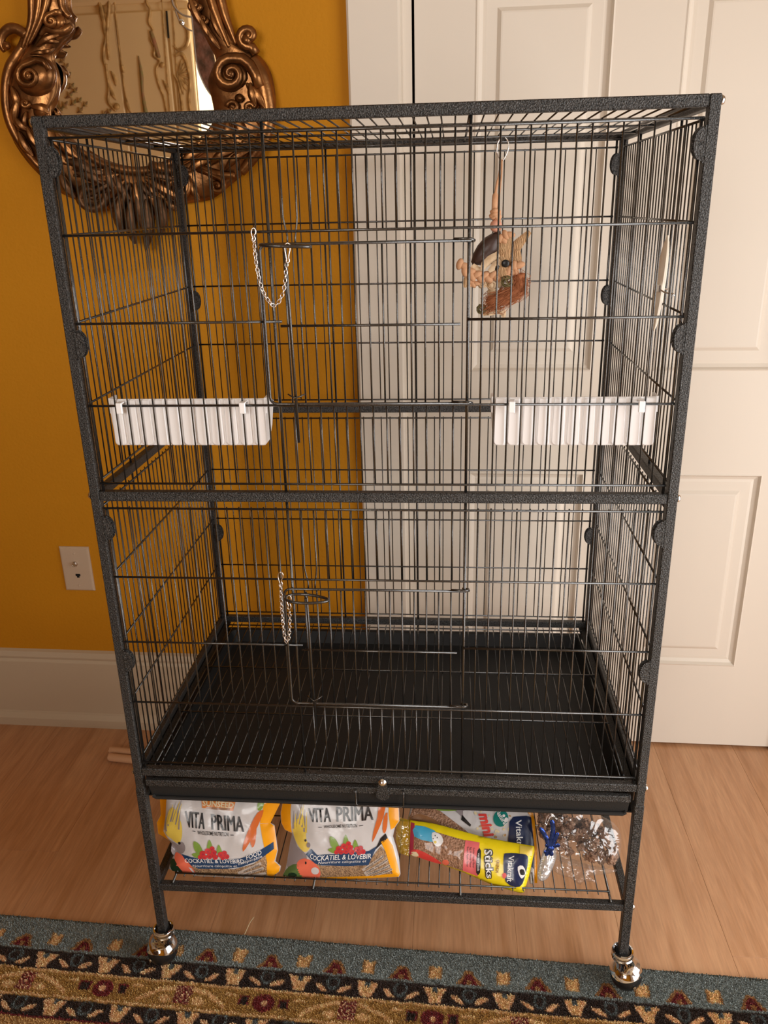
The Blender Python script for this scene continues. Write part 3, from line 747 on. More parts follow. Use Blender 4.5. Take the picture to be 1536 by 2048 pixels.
# dark pod: half shell
m_ = MB(); c = tq(968, 497); R = Matrix.Rotation(math.radians(-40), 3, 'Y'); nu, nv = 16, 10; vs = []; fs = []
pod = [(1001, 462), (985, 466), (968, 476), (955, 491), (946, 508), (942, 524), (946, 530), (966, 531), (975, 520), (992, 508), (1001, 500), (1004, 480)]
cen = Vector((977, 498)); rings_ = 5
vs = [tq(cen.x, cen.y, -.016)]
for j in range(1, rings_+1):
    t = j/rings_
    for q in pod: vs.append(tq(lerp(cen.x, q[0], t), lerp(cen.y, q[1], t), -.016*sqrt(max(0, 1-t*t))))
n = len(pod); fs = [(0, 1+(i+1) % n, 1+i) for i in range(n)]
for j in range(rings_-1):
    for i in range(n): fs.append((1+j*n+i, 1+j*n+(i+1) % n, 1+(j+1)*n+(i+1) % n, 1+(j+1)*n+i))
o_ = len(vs); vs += [tq(q[0], q[1], .003) for q in pod]
for i in range(n): fs.append((1+(rings_-1)*n+i, 1+(rings_-1)*n+(i+1) % n, o_+(i+1) % n, o_+i))
build(m_.add(vs, fs), 'seed_pod', 'pod_dark', toy, smooth=True)
def petal(pts, wds, mname, dy=0, name='husk_leaf', cup=.3):
    P = smooth_path([tq(a, b, dy+(c_[0] if c_ else 0)) for a, b, *c_ in pts], 5); N = len(P); m_ = MB(); vs = []; fs = []; k = 5
    for i, p in enumerate(P):
        d = (P[min(i+1, N-1)]-P[max(i-1, 0)]).normalized(); sd = d.cross(Vector((0, 1, 0))).normalized(); t = i/(N-1)
        q = t*(len(wds)-1); w_ = lerp(wds[int(q)], wds[min(int(q)+1, len(wds)-1)], q-int(q))*px_
        for j in range(k):
            u_ = j/(k-1)*2-1; vs.append(p+sd*u_*w_+Vector((0, cup*w_*(u_*u_)+.0012*noise.noise(p*300+Vector((j*3, 0, 0))), 0)))
    for i in range(N-1):
        for j in range(k-1): fs.append((i*k+j, i*k+j+1, (i+1)*k+j+1, (i+1)*k+j))
    o_ = len(vs); vs += [Vector(v)+Vector((0, .0012, 0)) for v in vs]; fs += [tuple(o_+q for q in reversed(f)) for f in fs]
    return build(m_.add(vs, fs), name, mname, toy, smooth=True)
petal([(1022, 470), (1012, 490), (1005, 510), (1003, 532)], [5, 12, 15, 9], 'husk', -.012)
petal([(1016, 480), (1006, 500), (1012, 520), (1022, 534)], [3, 10, 13, 8], 'husk', -.006)
petal([(1060, 463), (1048, 476), (1034, 492), (1026, 508)], [4, 7, 10, 9], 'husk', -.002)
petal([(1034, 500), (1032, 515), (1030, 530), (1020, 545)], [6, 11, 11, 5], 'husk', -.004)
petal([(998, 508), (985, 516), (972, 526), (964, 540)], [5, 7, 8, 3], 'husk_pale', -.014)
petal([(1002, 522), (990, 532), (978, 543)], [5, 7, 3], 'husk_pale', -.016)
petal([(944, 531), (952, 538), (966, 540)], [5, 7, 2], 'husk_pale', -.010)
petal([(1010, 528), (1004, 540), (1008, 552)], [8, 10, 5], 'husk', -.016)
petal([(940, 553), (935, 562), (929, 575)], [8, 8, 2], 'husk', -.012)
petal([(1004, 622), (1007, 630), (1008, 636)], [8, 5, 2], 'husk_pale', -.006)
petal([(998, 616), (988, 622), (978, 630)], [9, 8, 2], 'husk_pale', -.004)
petal([(992, 618), (975, 624), (966, 630)], [6, 7, 2], 'husk', -.002)
m_ = MB().ball(tq(1011, 527, -.0185), .0062, 12, 8, (1.1, .35, 1)); m_.ball(tq(993, 533, -.014), .0050, 10, 6, (1, .4, 1.2)); build(m_, 'hollow', 'black_plastic', toy, smooth=True)
# braided rope: small overlapping lobes
mb = MB().ball((0, 0, 0), 1, 10, 6, (1.35, .7, .8)); mb.mats = ['raffia']; lobe = mb.mesh('braid_strand', True)
def braid(pts, r, dy=-.010):
    P = smooth_path([tq(a, b, dy) for a, b in pts], 12); acc = 0; q = 0
    for a, b in zip(P, P[1:]):
        acc += (b-a).length
        if acc > r*.85:
            acc = 0; d = (b-a).normalized(); sd = d.cross(Vector((0, 1, 0))); s_ = 1 if q % 2 else -1
            o = link('braid_strand', lobe, toy); ang = atan2(d.z, d.x)
            o.matrix_world = Matrix.Translation(b+sd*s_*r*.38) @ Matrix.Rotation(-ang-s_*.65, 4, 'Y') @ Matrix.Diagonal((r, r, r, 1)); q += 1
braid([(921, 519), (924, 530), (932, 540), (944, 549), (960, 554), (978, 554), (995, 552), (1012, 548), (1026, 540), (1036, 528)], .0072)
braid([(1006, 464), (1014, 468), (1020, 474)], .0065)
braid([(1000, 470), (1004, 478), (1006, 486)], .0055)
braid([(930, 572), (938, 566), (947, 566), (955, 572)], .0055, -.008)
# woven paper ball with vine pieces
for (cx, cy, r, mname, nm) in ((965, 568, 8, 'husk_pale', 'paper_coil'), (983, 570, 9, 'husk_pale', 'paper_coil'), (1000, 567, 9, 'husk_pale', 'paper_coil'), (985, 585, 10, 'husk_pale', 'paper_coil')):
    m_ = MB(); c = tq(cx, cy, -.006); rg = random.Random(cx)
    for q in range(5):
        ax = Vector((rg.uniform(-1, 1), rg.uniform(-1, 1), rg.uniform(-1, 1))).normalized(); e1 = ax.orthogonal().normalized(); e2 = ax.cross(e1); rad = r*px_*rg.uniform(.75, 1.05)
        m_.tube([c+(e1*cos(2*pi*i/14)+e2*sin(2*pi*i/14))*rad for i in range(14)], .0017, 5, closed=True, flat=.5)
    m_.ball(c, r*px_*.8, 10, 7); build(m_, nm, mname, toy, smooth=True)
def tangle(cx, cy, r, n_, rad, mname, name, seed, dy):
    m_ = MB(); c = tq(cx, cy, dy); rg = random.Random(seed)
    for q in range(n_):
        ax = Vector((rg.uniform(-1, 1), rg.uniform(-1, 1), rg.uniform(-1, 1))).normalized(); e1 = ax.orthogonal().normalized(); e2 = ax.cross(e1); R_ = r*px_*rg.uniform(.7, 1.05)
        m_.tube([c+(e1*cos(2*pi*i/16)+e2*sin(2*pi*i/16))*R_ for i in range(16)], rad, 5, closed=True)
    return build(m_, name, mname, toy, smooth=True)
tangle(1014, 563, 11, 12, .0007, 'vine_green', 'vine_ball', 3, -.014)
tangle(963, 618, 9, 10, .0008, 'vine_green', 'vine_ball', 5, -.006)
# coconut fibre
m_ = MB(); rg = random.Random(11)
core = smooth_path([tq(1036, 548, -.002), tq(1040, 565, -.002), tq(1034, 582, -.004), tq(1015, 592, -.006), tq(993, 600, -.006), tq(975, 610, -.004)], 4)
m_.tube(core, [.006]+[.0125]*(len(core)-5)+[.014, .012, .010, .006], 9)
for q in range(420):
    i = rg.randrange(len(core)-3); a = core[i]; b = core[min(len(core)-1, i+rg.randrange(3, 9))]; off = Vector((rg.uniform(-1, 1), rg.uniform(-1.1, .2), rg.uniform(-1, 1)))*.0145
    mid = (a+b)/2+off*1.1+Vector((rg.uniform(-.006, .006), rg.uniform(-.004, .002), rg.uniform(-.006, .006)))
    m_.tube(smooth_path([a+off*.8, mid, b+off*rg.uniform(.6, 1.1)], 3), .00042, 3, cap=False)
build(m_, 'coconut_fibre', 'coir', toy, smooth=True, kind='stuff')
settle(toy)

# ================================================================== BAGS ON THE SHELF
def dist_poly(p, poly):
    best = 1e9; x, y = p
    for i in range(len(poly)):
        ax, ay = poly[i-1]; bx, by = poly[i]; dx, dy = bx-ax, by-ay; L = dx*dx+dy*dy
        t = 0 if L == 0 else max(0, min(1, ((x-ax)*dx+(y-ay)*dy)/L)); qx, qy = ax+t*dx-x, ay+t*dy-y; best = min(best, qx*qx+qy*qy)
    return sqrt(best)
def refine(bm, maxlen):
    for it in range(6):
        es = [e for e in bm.edges if e.calc_length() > maxlen]
        if not es: break
        bmesh.ops.subdivide_edges(bm, edges=es, cuts=1); bmesh.ops.triangulate(bm, faces=[f for f in bm.faces if len(f.verts) > 3])
def poly_bm(poly, maxlen):
    bm = bmesh.new(); vs = [bm.verts.new((a, b, 0)) for a, b in poly]
    for t in tessellate_polygon([[Vector((a, b, 0)) for a, b in poly]]):
        try: bm.faces.new([vs[i] for i in t])
        except ValueError: pass
    refine(bm, maxlen); return bm
def curve_poly(pts, k=4): return [(p.x, p.y) for p in smooth_path([Vector((a, b, 0)) for a, b in pts], k, True)]
class Pack:
    """a soft pack whose front lies on a plane through p0 (normal n, towards the viewer) and bulges by H"""
    def __init__(s, name, label, cat, outline, p0, n, H, Dp, thick, base, wr=.0016, group=None):
        s.ol = outline; s.p0 = Vector(p0); s.n = Vector(n).normalized(); s.H = H; s.Dp = Dp; s.wr = wr
        c = sum((Vector((*q, 0)) for q in outline), Vector())/len(outline)
        s.root = thing(name, label, cat, group, loc=base)
        bm = poly_bm(outline, 7); bm.verts.ensure_lookup_table()
        me = s.finish(bm, 0, base_)
        # back half: copy of the front pushed away from the viewer
        s.front = me; s.thick = thick
    def h(s, x, y):
        d = dist_poly((x, y), s.ol); w_ = noise.noise(Vector((x*.045, y*.03, s.p0.x*50)))*.9+noise.noise(Vector((x*.11, y*.05, 4+s.p0.x*30)))*.4
        k = 1-exp(-d/s.Dp); return s.H*k+w_*s.wr*k
    def P(s, x, y, off=0):
        q = on_plane(x, y, s.p0, s.n); return q+s.n*(s.h(x, y)+off)
    def finish(s, bm, off, m_): return bm
    def body(s, mname):
        bm = poly_bm(s.ol, 8); vs = [tuple(v.co[:2]) for v in bm.verts]; idx = {v: i for i, v in enumerate(bm.verts)}
        fr = [tuple(idx[v] for v in f.verts) for f in bm.faces]; n = len(vs)
        V = [s.P(x, y) for x, y in vs]; Bk = []
        for x, y in vs:
            d = dist_poly((x, y), s.ol); Bk.append(on_plane(x, y, s.p0, s.n)-s.n*(s.thick*(1-exp(-d/(s.Dp*1.3)))))
        # which way do the tessellated faces look?
        a, b, c = (V[i] for i in fr[0]); flip = (b-a).cross(c-a).dot(s.n) < 0
        if flip: fr = [f[::-1] for f in fr]
        m_ = MB().add(V+Bk, fr+[tuple(n+i for i in f[::-1]) for f in fr]); bm.free()
        bed = [e for e in range(0)]
        o = build(m_, 'pouch', mname, s.root, smooth=True)
        b2 = bmesh.new(); b2.from_mesh(o.data); bmesh.ops.remove_doubles(b2, verts=b2.verts, dist=.00005); b2.to_mesh(o.data); b2.free(); return o
    def poly(s, pts, mname, lvl=1, name='print', smooth_=0, parent=None):
        if smooth_: pts = curve_poly(pts, smooth_)
        bm = poly_bm(pts, 6); idx = {v: i for i, v in enumerate(bm.verts)}
        V = [s.P(v.co.x, v.co.y, .00022*lvl+.0002) for v in bm.verts]; F = [tuple(idx[v] for v in f.verts) for f in bm.faces]; bm.free()
        if F:
            a, b, c = (V[i] for i in F[0][:3])
            if (b-a).cross(c-a).dot(s.n) < 0: F = [f[::-1] for f in F]
        s.cnt = getattr(s, 'cnt', 0)+1; s.buf.setdefault((name, mname, s.cnt if name in ('print', 'banner', 'window', 'badge', 'seed_window') else 0), MB()).add(V, F)
    buf = None
    def text(s, body, quad, mname, lvl=3, bold=0.0, name='lettering', shear=0, twice=0):
        """quad: photo pixels of bottom-left, bottom-right, top-right, top-left of the line of text"""
        cu = bpy.data.curves.new('t', 'FONT'); cu.body = body; cu.offset = bold; cu.shear = shear; cu.resolution_u = 2
        ob = bpy.data.objects.new('t', cu); COL.objects.link(ob); dg = bpy.context.evaluated_depsgraph_get()
        me = bpy.data.meshes.new_from_object(ob.evaluated_get(dg)); bpy.data.objects.remove(ob)
        bm = bmesh.new(); bm.from_mesh(me); bpy.data.meshes.remove(me); bpy.data.curves.remove(cu)
        xs = [v.co.x for v in bm.verts]; ys = [v.co.y for v in bm.verts]; x0, x1 = min(xs), max(xs); y0, y1 = min(ys), max(ys)
        bl, br, tr, tl = [Vector(q) for q in quad]
        for v in bm.verts:
            u_, t_ = (v.co.x-x0)/(x1-x0), (v.co.y-y0)/(y1-y0); q = lerp(lerp(bl, br, u_), lerp(tl, tr, u_), t_); v.co = (q.x, q.y, 0)
        bmesh.ops.triangulate(bm, faces=bm.faces[:]); refine(bm, 7)
        idx = {v: i for i, v in enumerate(bm.verts)}; V = [s.P(v.co.x, v.co.y, .00022*lvl+.0002) for v in bm.verts]
        F = [tuple(idx[v] for v in f.verts) for f in bm.faces]; bm.free()
        if F:
            a, b, c = (V[i] for i in F[0][:3])
            if (b-a).cross(c-a).dot(s.n) < 0: F = [f[::-1] for f in F]
        s.cnt = getattr(s, 'cnt', 0)+1; mb = s.buf.setdefault((name, mname, s.cnt), MB()).add(V, F)
        if twice:                                  # heavier strokes: the same word again, a hair to the right and above
            k = (s.P(*quad[1])-s.P(*quad[0])).normalized()*twice*.0008; mb.add([p+k+s.n*.00005 for p in V], F); mb.add([p+k*.5+s.n*.0001 for p in V], F)
    def flush(s):
        names = {}
        for (nm, mn, k_), mb in s.buf.items(): names.setdefault((nm, k_), []).append((mn, mb))
        for (nm, k_), l in names.items():
            out = MB()
            for mn, mb in l: out.use(mn).add(mb.v, mb.f)
            build(out, nm, None, s.root, smooth=True)
        settle(s.root)
base_ = None
def ell(cx, cy, rx, ry, n=14, rot=0):
    return [(cx+rx*cos(a)*cos(rot)-ry*sin(a)*sin(rot), cy+rx*cos(a)*sin(rot)+ry*sin(a)*cos(rot)) for a in [2*pi*i/n for i in range(n)]]
def strip(x0, y0, x1, y1, w0, w1):
    dx, dy = x1-x0, y1-y0; L = sqrt(dx*dx+dy*dy) or 1; nx, ny = -dy/L, dx/L
    return [(x0+nx*w0, y0+ny*w0), (x1+nx*w1, y1+ny*w1), (x1-nx*w1, y1-ny*w1), (x0-nx*w0, y0-ny*w0)]
BN = Vector((0, -.905, .425))
def bag_common(B, dx, dy, k=1.0):
    """artwork shared by the two seed pouches, drawn round the berries at (dx, dy)"""
    rg = random.Random(2)
    for q in ([(-40, -22), (-28, -16), (-20, 2), (-24, 8), (-38, -4)], [(-44, 4), (-30, 0), (-20, 8), (-34, 11)], [(-14, -6), (-9, -26), (-2, -10), (-6, 0)], [(6, -2), (10, -16), (16, -2), (14, 10)]):
        B.poly([(dx+a, dy+b) for a, b in q], 'ink_leaf', 3, 'printed_fruit', 3)
    for a, b, r in ((-22, 2, 6), (-12, -3, 6), (-8, 7, 6), (0, 0, 6), (-18, 9, 5), (3, 9, 5.5), (-3, -8, 5), (-27, 9, 4.5), (14, 4, 6), (21, 1, 5), (26, 8, 5), (18, 10, 5)):
        B.poly(ell(dx+a, dy+b, r, r, 10), 'ink_red', 4 if (a+b) % 2 else 5, 'printed_fruit')
        B.poly(ell(dx+a+1, dy+b+1, r*.35, r*.3, 7), 'ink_magenta', 6, 'printed_fruit')

# --- left pouch
O1 = [(318, 1580), (322, 1640-12), (313, 1645), (316, 1668), (340, 1682), (352, 1700), (342, 1722), (337, 1738), (352, 1743), (366, 1746), (395, 1752), (440, 1754), (490, 1756), (520, 1754), (548, 1752), (560, 1742), (562, 1732), (551, 1722), (556, 1700), (549, 1650), (540, 1645), (564, 1600), (566, 1580)]
Pack.buf = None
def new_pack(*a, **k):
    B = Pack(*a, **k); B.buf = {}; return B
B = new_pack('seed_pouch', 'orange-edged pouch of bird food standing leftmost on the bottom shelf', 'pouch', O1, (0, .034, .1965), BN, .014, 22, .035, (.12, .05, .1965), group=None)
B.body('ink_white')
B.poly([(319, 1581), (337, 1581), (334, 1625), (330, 1660), (338, 1680), (317, 1667), (314, 1645), (322, 1630)], 'ink_orange', 1)
B.poly([(556, 1588), (565, 1583), (563, 1601), (541, 1646), (522, 1644), (530, 1606), (540, 1588)], 'ink_orange', 1)
B.poly([(522, 1645), (541, 1646), (549, 1652), (555, 1700), (549, 1722), (561, 1733), (558, 1743), (546, 1752), (535, 1750), (536, 1722), (530, 1686)], 'ink_orange', 1)
# cockatiel
B.poly([(340, 1622), (352, 1612), (367, 1640), (368, 1668), (360, 1684), (345, 1676), (334, 1662)], 'ink_yellow', 2, 'printed_bird', 3)
for a, b, c, d in ((345, 1640, 356, 1600), (350, 1640, 361, 1604), (340, 1648, 347, 1612), (356, 1645, 366, 1598), (362, 1655, 366, 1612), (336, 1660, 335, 1632)): B.poly(strip(a, b, c, d, 1.6, .3), 'ink_grey', 3, 'printed_bird')
for a, b, c, d in ((340, 1645, 350, 1606), (352, 1640, 363, 1600), (358, 1650, 367, 1604)): B.poly(strip(a, b, c, d, 2.2, .4), 'ink_yellow', 4, 'printed_bird')
B.poly(ell(366, 1692, 8, 12), 'ink_grey', 3, 'printed_bird'); B.poly(ell(362, 1683, 3, 3, 8), 'ink_black', 4, 'printed_bird')
B.poly([(346, 1682), (360, 1690), (366, 1706), (350, 1712), (344, 1700)], 'ink_grey', 2, 'printed_bird', 2)
# lovebird
B.poly([(352, 1704), (368, 1708), (382, 1722), (393, 1744), (380, 1748), (362, 1742), (352, 1726)], 'ink_coral', 3, 'printed_bird', 3)
B.poly([(380, 1731), (386, 1733), (392, 1744), (388, 1744)], 'ink_white', 4, 'printed_bird'); B.poly([(341, 1722), (350, 1716), (362, 1734), (366, 1744), (345, 1741)], 'ink_darkgreen', 4, 'printed_bird', 2)
# badge, names
B.poly([(406, 1596), (474, 1600), (470, 1618), (408, 1612)], 'ink_badge', 2, 'badge'); B.poly([(416, 1610), (464, 1613), (463, 1617), (417, 1614)], 'ink_brown', 3, 'badge')
B.text('SUNSEED', [(409, 1608), (470, 1613), (472, 1602), (408, 1597)], 'ink_cream', 4, .03)
B.text('VITA', [(378, 1650), (413, 1653), (414, 1622), (374, 1618)], 'ink_black', 3, 0, twice=1.6); B.text('PRIMA', [(428, 1654), (491, 1659), (489, 1629), (426, 1624)], 'ink_black', 3, 0, twice=1.6)
B.text('WHOLESOME NUTRITION', [(400, 1664), (461, 1668), (461, 1660), (400, 1656)], 'ink_black', 3, .01)
B.poly(strip(390, 1657, 396, 1658, .6, .6), 'ink_black', 3, 'lettering'); B.poly(strip(465, 1665, 472, 1665, .6, .6), 'ink_black', 3, 'lettering')
# carrots
B.poly([(522, 1590), (532, 1600), (524, 1618), (517, 1612)], 'ink_leaf', 2, 'printed_fruit', 2)
for q in ([(518, 1622), (530, 1618), (520, 1645), (503, 1680), (490, 1698), (492, 1678), (505, 1645)], [(508, 1640), (516, 1648), (514, 1680), (508, 1690), (503, 1670)]): B.poly(q, 'ink_carrot', 3, 'printed_fruit', 2)
bag_common(B, 432, 1700)
# seeds window and banner
B.poly([(368, 1712), (395, 1726), (470, 1735), (510, 1724), (533, 1706), (536, 1722), (535, 1750), (490, 1754), (440, 1752), (395, 1750)], 'seed', 2, 'seed_window')
B.poly([(366, 1705), (400, 1712), (440, 1715), (485, 1712), (520, 1698), (548, 1682), (549, 1696), (520, 1716), (485, 1730), (450, 1734), (400, 1734), (386, 1727), (374, 1715)], 'ink_navy', 3, 'banner')
B.text('COCKATIEL & LOVEBIRD', [(374, 1721), (492, 1722), (491, 1713.5), (373, 1712.5)], 'ink_text', 4, .012); B.text('FOOD', [(497, 1715), (527, 1704), (525, 1695), (496, 1706)], 'ink_text', 4, .012)
B.text('Nourriture calopsitte et', [(390, 1732), (478, 1731.5), (477, 1725), (389, 1725)], 'ink_text', 4, 0); B.text('inséparable', [(481, 1728), (528, 1712), (527, 1705), (480, 1720)], 'ink_text', 4, 0)
for a, b, c, d in ((478, 1744, 525, 1722), (480, 1750, 530, 1732), (492, 1754, 533, 1744)): B.poly(strip(a, b, c, d, 3, 3), 'ink_stone', 3, 'seed_window')
for a, b, c, d, t in ((490, 1741, 522, 1726, 'vitamin fortified'), (492, 1748, 528, 1735, 'highly digestible')): B.text(t, [(a, b+1), (c, d+1), (c-1, d-3), (a-1, b-3)], 'ink_black', 4, 0)
B.flush()

# --- second pouch
O2 = [(575, 1580), (566, 1600), (561, 1625), (562, 1645), (570, 1660), (584, 1667), (580, 1690), (575, 1720), (570, 1740), (565, 1752), (580, 1757), (640, 1760), (700, 1759), (760, 1756), (798, 1754), (801, 1748), (798, 1715), (793, 1695), (786, 1672), (790, 1655), (799, 1642), (798, 1615), (797, 1580)]
B = new_pack('seed_pouch', 'orange-edged pouch of bird food standing second from the left on the bottom shelf', 'pouch', O2, (0, .034, .1965), BN, .013, 22, .035, (.32, .05, .1965))
B.body('ink_white')
B.poly([(576, 1581), (586, 1581), (583, 1620), (584, 1665), (570, 1659), (563, 1645), (562, 1625), (566, 1602)], 'ink_orange', 1)
B.poly([(778, 1590), (796, 1590), (798, 1641), (789, 1655), (782, 1658), (778, 1625)], 'ink_orange', 1)
B.poly([(763, 1680), (776, 1674), (786, 1690), (800, 1747), (797, 1753), (700, 1758), (640, 1759), (640, 1753), (740, 1750), (786, 1745), (772, 1700)], 'ink_orange', 3)
B.poly([(588, 1645), (604, 1632), (613, 1655), (615, 1676), (622, 1690), (612, 1700), (598, 1688), (588, 1668)], 'ink_yellow', 2, 'printed_bird', 3)
for a, b, c, d in ((592, 1650, 602, 1605), (600, 1645, 606, 1600), (606, 1650, 603, 1610), (588, 1655, 590, 1618), (610, 1660, 612, 1615)): B.poly(strip(a, b, c, d, 1.5, .3), 'ink_grey', 3, 'printed_bird'); B.poly(strip(a+4, b+2, c+4, d+5, 2, .3), 'ink_yellow', 4, 'printed_bird')
B.poly([(585, 1668), (596, 1690), (612, 1702), (616, 1716), (600, 1724), (582, 1735), (574, 1730), (578, 1700)], 'ink_grey', 2, 'printed_bird', 2)
B.poly(ell(613, 1677, 2.2, 2.6, 8), 'ink_black', 4, 'printed_bird'); B.poly(ell(619, 1686, 4, 5, 9), 'ink_grey', 4, 'printed_bird')
B.poly([(596, 1722), (612, 1712), (630, 1720), (641, 1734), (640, 1752), (616, 1757), (600, 1745)], 'ink_coral', 3, 'printed_bird', 3)
B.poly([(567, 1748), (578, 1732), (597, 1724), (602, 1745), (612, 1756), (590, 1758), (570, 1755)], 'ink_green', 3, 'printed_bird', 2)
B.poly(ell(586, 1748, 9, 6), 'ink_darkgreen', 4, 'printed_bird'); B.poly(ell(632, 1738, 8, 8), 'ink_white', 4, 'printed_bird'); B.poly(ell(614, 1721, 1.8, 3.2, 8), 'ink_black', 4, 'printed_bird')
B.text('VITA', [(622, 1640), (663, 1640), (661, 1612), (618, 1613)], 'ink_black', 3, 0, twice=1.6); B.text('PRIMA', [(675, 1639), (747, 1636), (745, 1608), (674, 1611)], 'ink_black', 3, 0, twice=1.6)
B.text('WHOLESOME NUTRITION', [(650, 1652), (716, 1650), (716, 1643), (650, 1646)], 'ink_black', 3, .01)
B.poly(strip(639, 1650, 646, 1650, .6, .6), 'ink_black', 3, 'lettering'); B.poly(strip(720, 1647, 728, 1646, .6, .6), 'ink_black', 3, 'lettering')
for q in ([(760, 1600), (772, 1600), (768, 1630), (756, 1660), (746, 1680), (748, 1660), (756, 1630)], [(769, 1630), (776, 1622), (775, 1650), (770, 1664), (766, 1655)]): B.poly(q, 'ink_carrot', 3, 'printed_fruit', 2)
bag_common(B, 702, 1690)
B.poly([(630, 1716), (645, 1727), (700, 1728), (735, 1722), (763, 1688), (772, 1700), (786, 1745), (740, 1750), (650, 1755), (641, 1754), (641, 1735)], 'seed', 2, 'seed_window')
B.poly([(625, 1693), (637, 1705), (680, 1703), (740, 1697), (755, 1688), (738, 1726), (690, 1728), (645, 1726), (632, 1722), (614, 1704)], 'ink_navy', 3, 'banner')
B.poly([(755, 1688), (762, 1673), (772, 1664), (776, 1674), (763, 1685), (752, 1695)], 'ink_black', 3, 'banner')
B.text('CO', [(622, 1711), (634, 1717), (637, 1708), (624, 1701)], 'ink_text', 4, .012); B.text('CKATIEL & LOVEBIR', [(635, 1717), (744, 1712), (745, 1702), (637, 1706)], 'ink_text', 4, .012)
B.text('Nourriture calopsitte et', [(638, 1725), (733, 1721), (735, 1714), (640, 1718)], 'ink_text', 4, 0)
for i_, (a, b, c, d) in enumerate(((726, 1737, 768, 1708), (729, 1744, 776, 1716), (732, 1749, 781, 1727), (742, 1753, 785, 1735))):
    B.poly(strip(a, b, c, d, 2.8, 2.8), 'ink_stone', 3, 'seed_window')
    B.text(('vitamin fortified', 'highly digestible', 'no added colours', 'immune support')[i_], [(a+6, b-1), (c, d+2), (c-1, d-2), (a+5, b-5)], 'ink_black', 5, 0)
B.flush()

# --- white snack pouch lying behind the yellow one
MN = Vector((0.0, -.72, .69))
O3 = [(822, 1612), (880, 1606), (960, 1606), (1062, 1610), (1070, 1640), (1074, 1690), (1072, 1740), (1066, 1768), (1060, 1768), (1050, 1720), (960, 1700), (900, 1690), (830, 1665), (815, 1640)]
B = new_pack('snack_bag', 'white and navy bag of bird snacks lying behind the yellow pack', 'bag', O3, (0, .085, .215), MN, .008, 12, .010, (.54, .12, .1965))
B.body('ink_white')
B.poly([(817, 1640), (826, 1614), (850, 1610), (880, 1622), (930, 1660), (948, 1676), (960, 1690), (900, 1686), (832, 1662)], 'cluster', 1, 'window')
B.poly([(824, 1640), (836, 1628), (870, 1640), (890, 1664), (860, 1668), (832, 1658)], 'ink_brown', 2, 'window', 2)
B.poly([(860, 1612), (880, 1610), (908, 1618), (912, 1622), (880, 1622)], 'ink_leaf', 2, 'printed_bird', 2); B.poly([(900, 1608), (940, 1620), (950, 1648), (930, 1640)], 'ink_grey', 2, 'printed_bird', 2)
B.poly([(926, 1622), (944, 1622), (952, 1644), (944, 1652), (930, 1640)], 'ink_white', 3, 'printed_bird', 2); B.poly([(924, 1630), (942, 1650), (940, 1654), (922, 1640)], 'ink_black', 4, 'printed_bird')
rg = random.Random(5)
for _ in range(40):
    a, b = rg.uniform(930, 1030), rg.uniform(1612, 1680)
    if b < 1612+(a-930)*1.2+20: B.poly(ell(a, b, rg.uniform(2, 4), rg.uniform(1.5, 3), 8, rg.random()*3), 'ink_tan' if rg.random() < .35 else 'ink_cream', 2, 'print')
B.poly(ell(1001, 1637, 15, 17, 22, .2), 'ink_teal', 3, 'badge'); B.text('Natural', [(990, 1624), (1008, 1652), (1015, 1646), (997, 1618)], 'ink_text', 5, .02); B.poly(ell(1012, 1640, 4, 5, 8), 'ink_text', 5, 'badge'); B.poly(ell(1007, 1632, 3, 3, 8), 'ink_text', 5, 'badge')
B.text('mini', [(956, 1628), (968, 1674), (988, 1672), (978, 1628)], 'ink_scarlet', 4, .05)
B.poly([(1015, 1692), (1018, 1644), (1026, 1634), (1052, 1632), (1066, 1636), (1072, 1690), (1070, 1740), (1050, 1722), (1040, 1700)], 'ink_deep', 3, 'banner')
B.text('Vitakraft', [(1030, 1640), (1034, 1712), (1048, 1712), (1042, 1640)], 'ink_text', 5, .012)
B.poly([(1046, 1611), (1062, 1612), (1069, 1640), (1074, 1700), (1074, 1766), (1069, 1766), (1068, 1690), (1062, 1636)], 'ink_orange', 4, 'print')
B.flush()

# --- yellow treat-stick pack
SN = Vector((-.12, -.80, .59))
O4 = [(818, 1640), (860, 1645), (900, 1655), (960, 1672), (1010, 1682), (1050, 1689), (1068, 1692), (1069, 1702), (1064, 1725), (1058, 1752), (1048, 1785), (1040, 1786), (1018, 1780), (980, 1768), (930, 1746), (880, 1728), (820, 1710), (818, 1680)]
B = new_pack('treat_pack', 'yellow pack of bird treat sticks lying slanted at the front of the shelf', 'pack', O4, (.62, .030, .1985), SN, .010, 11, .012, (.55, .06, .1965))
B.body('ink_lemon')
B.poly([(822, 1644), (830, 1646), (828, 1712), (819, 1708)], 'ink_magenta', 2, 'print'); B.poly([(830, 1650), (890, 1668), (932, 1680), (926, 1741), (880, 1727), (829, 1710)], 'cluster', 2, 'window')
B.poly([(832, 1650), (870, 1660), (880, 1680), (862, 1682), (830, 1672)], 'ink_sky', 3, 'printed_bird', 2); B.poly([(866, 1664), (882, 1668), (888, 1682), (878, 1692), (868, 1684)], 'ink_text', 4, 'printed_bird', 3); B.poly(ell(872, 1683, 3, 3, 8), 'ink_yellow', 5, 'printed_bird')
for a, b in ((872, 1670), (876, 1674), (868, 1676)): B.poly(ell(a, b, 1, 1.6, 6), 'ink_black', 5, 'printed_bird')
B.poly([(824, 1700), (838, 1698), (866, 1712), (884, 1726), (872, 1726), (826, 1710)], 'ink_scarlet', 3, 'printed_fruit', 2); B.poly([(823, 1704), (834, 1703), (838, 1712), (826, 1712)], 'ink_cream', 4, 'printed_fruit', 2); B.poly(ell(892, 1724, 7, 6), 'ink_coral', 3, 'printed_fruit')
B.poly([(932, 1679), (960, 1684), (956, 1752), (926, 1741)], 'ink_pink', 3, 'print')
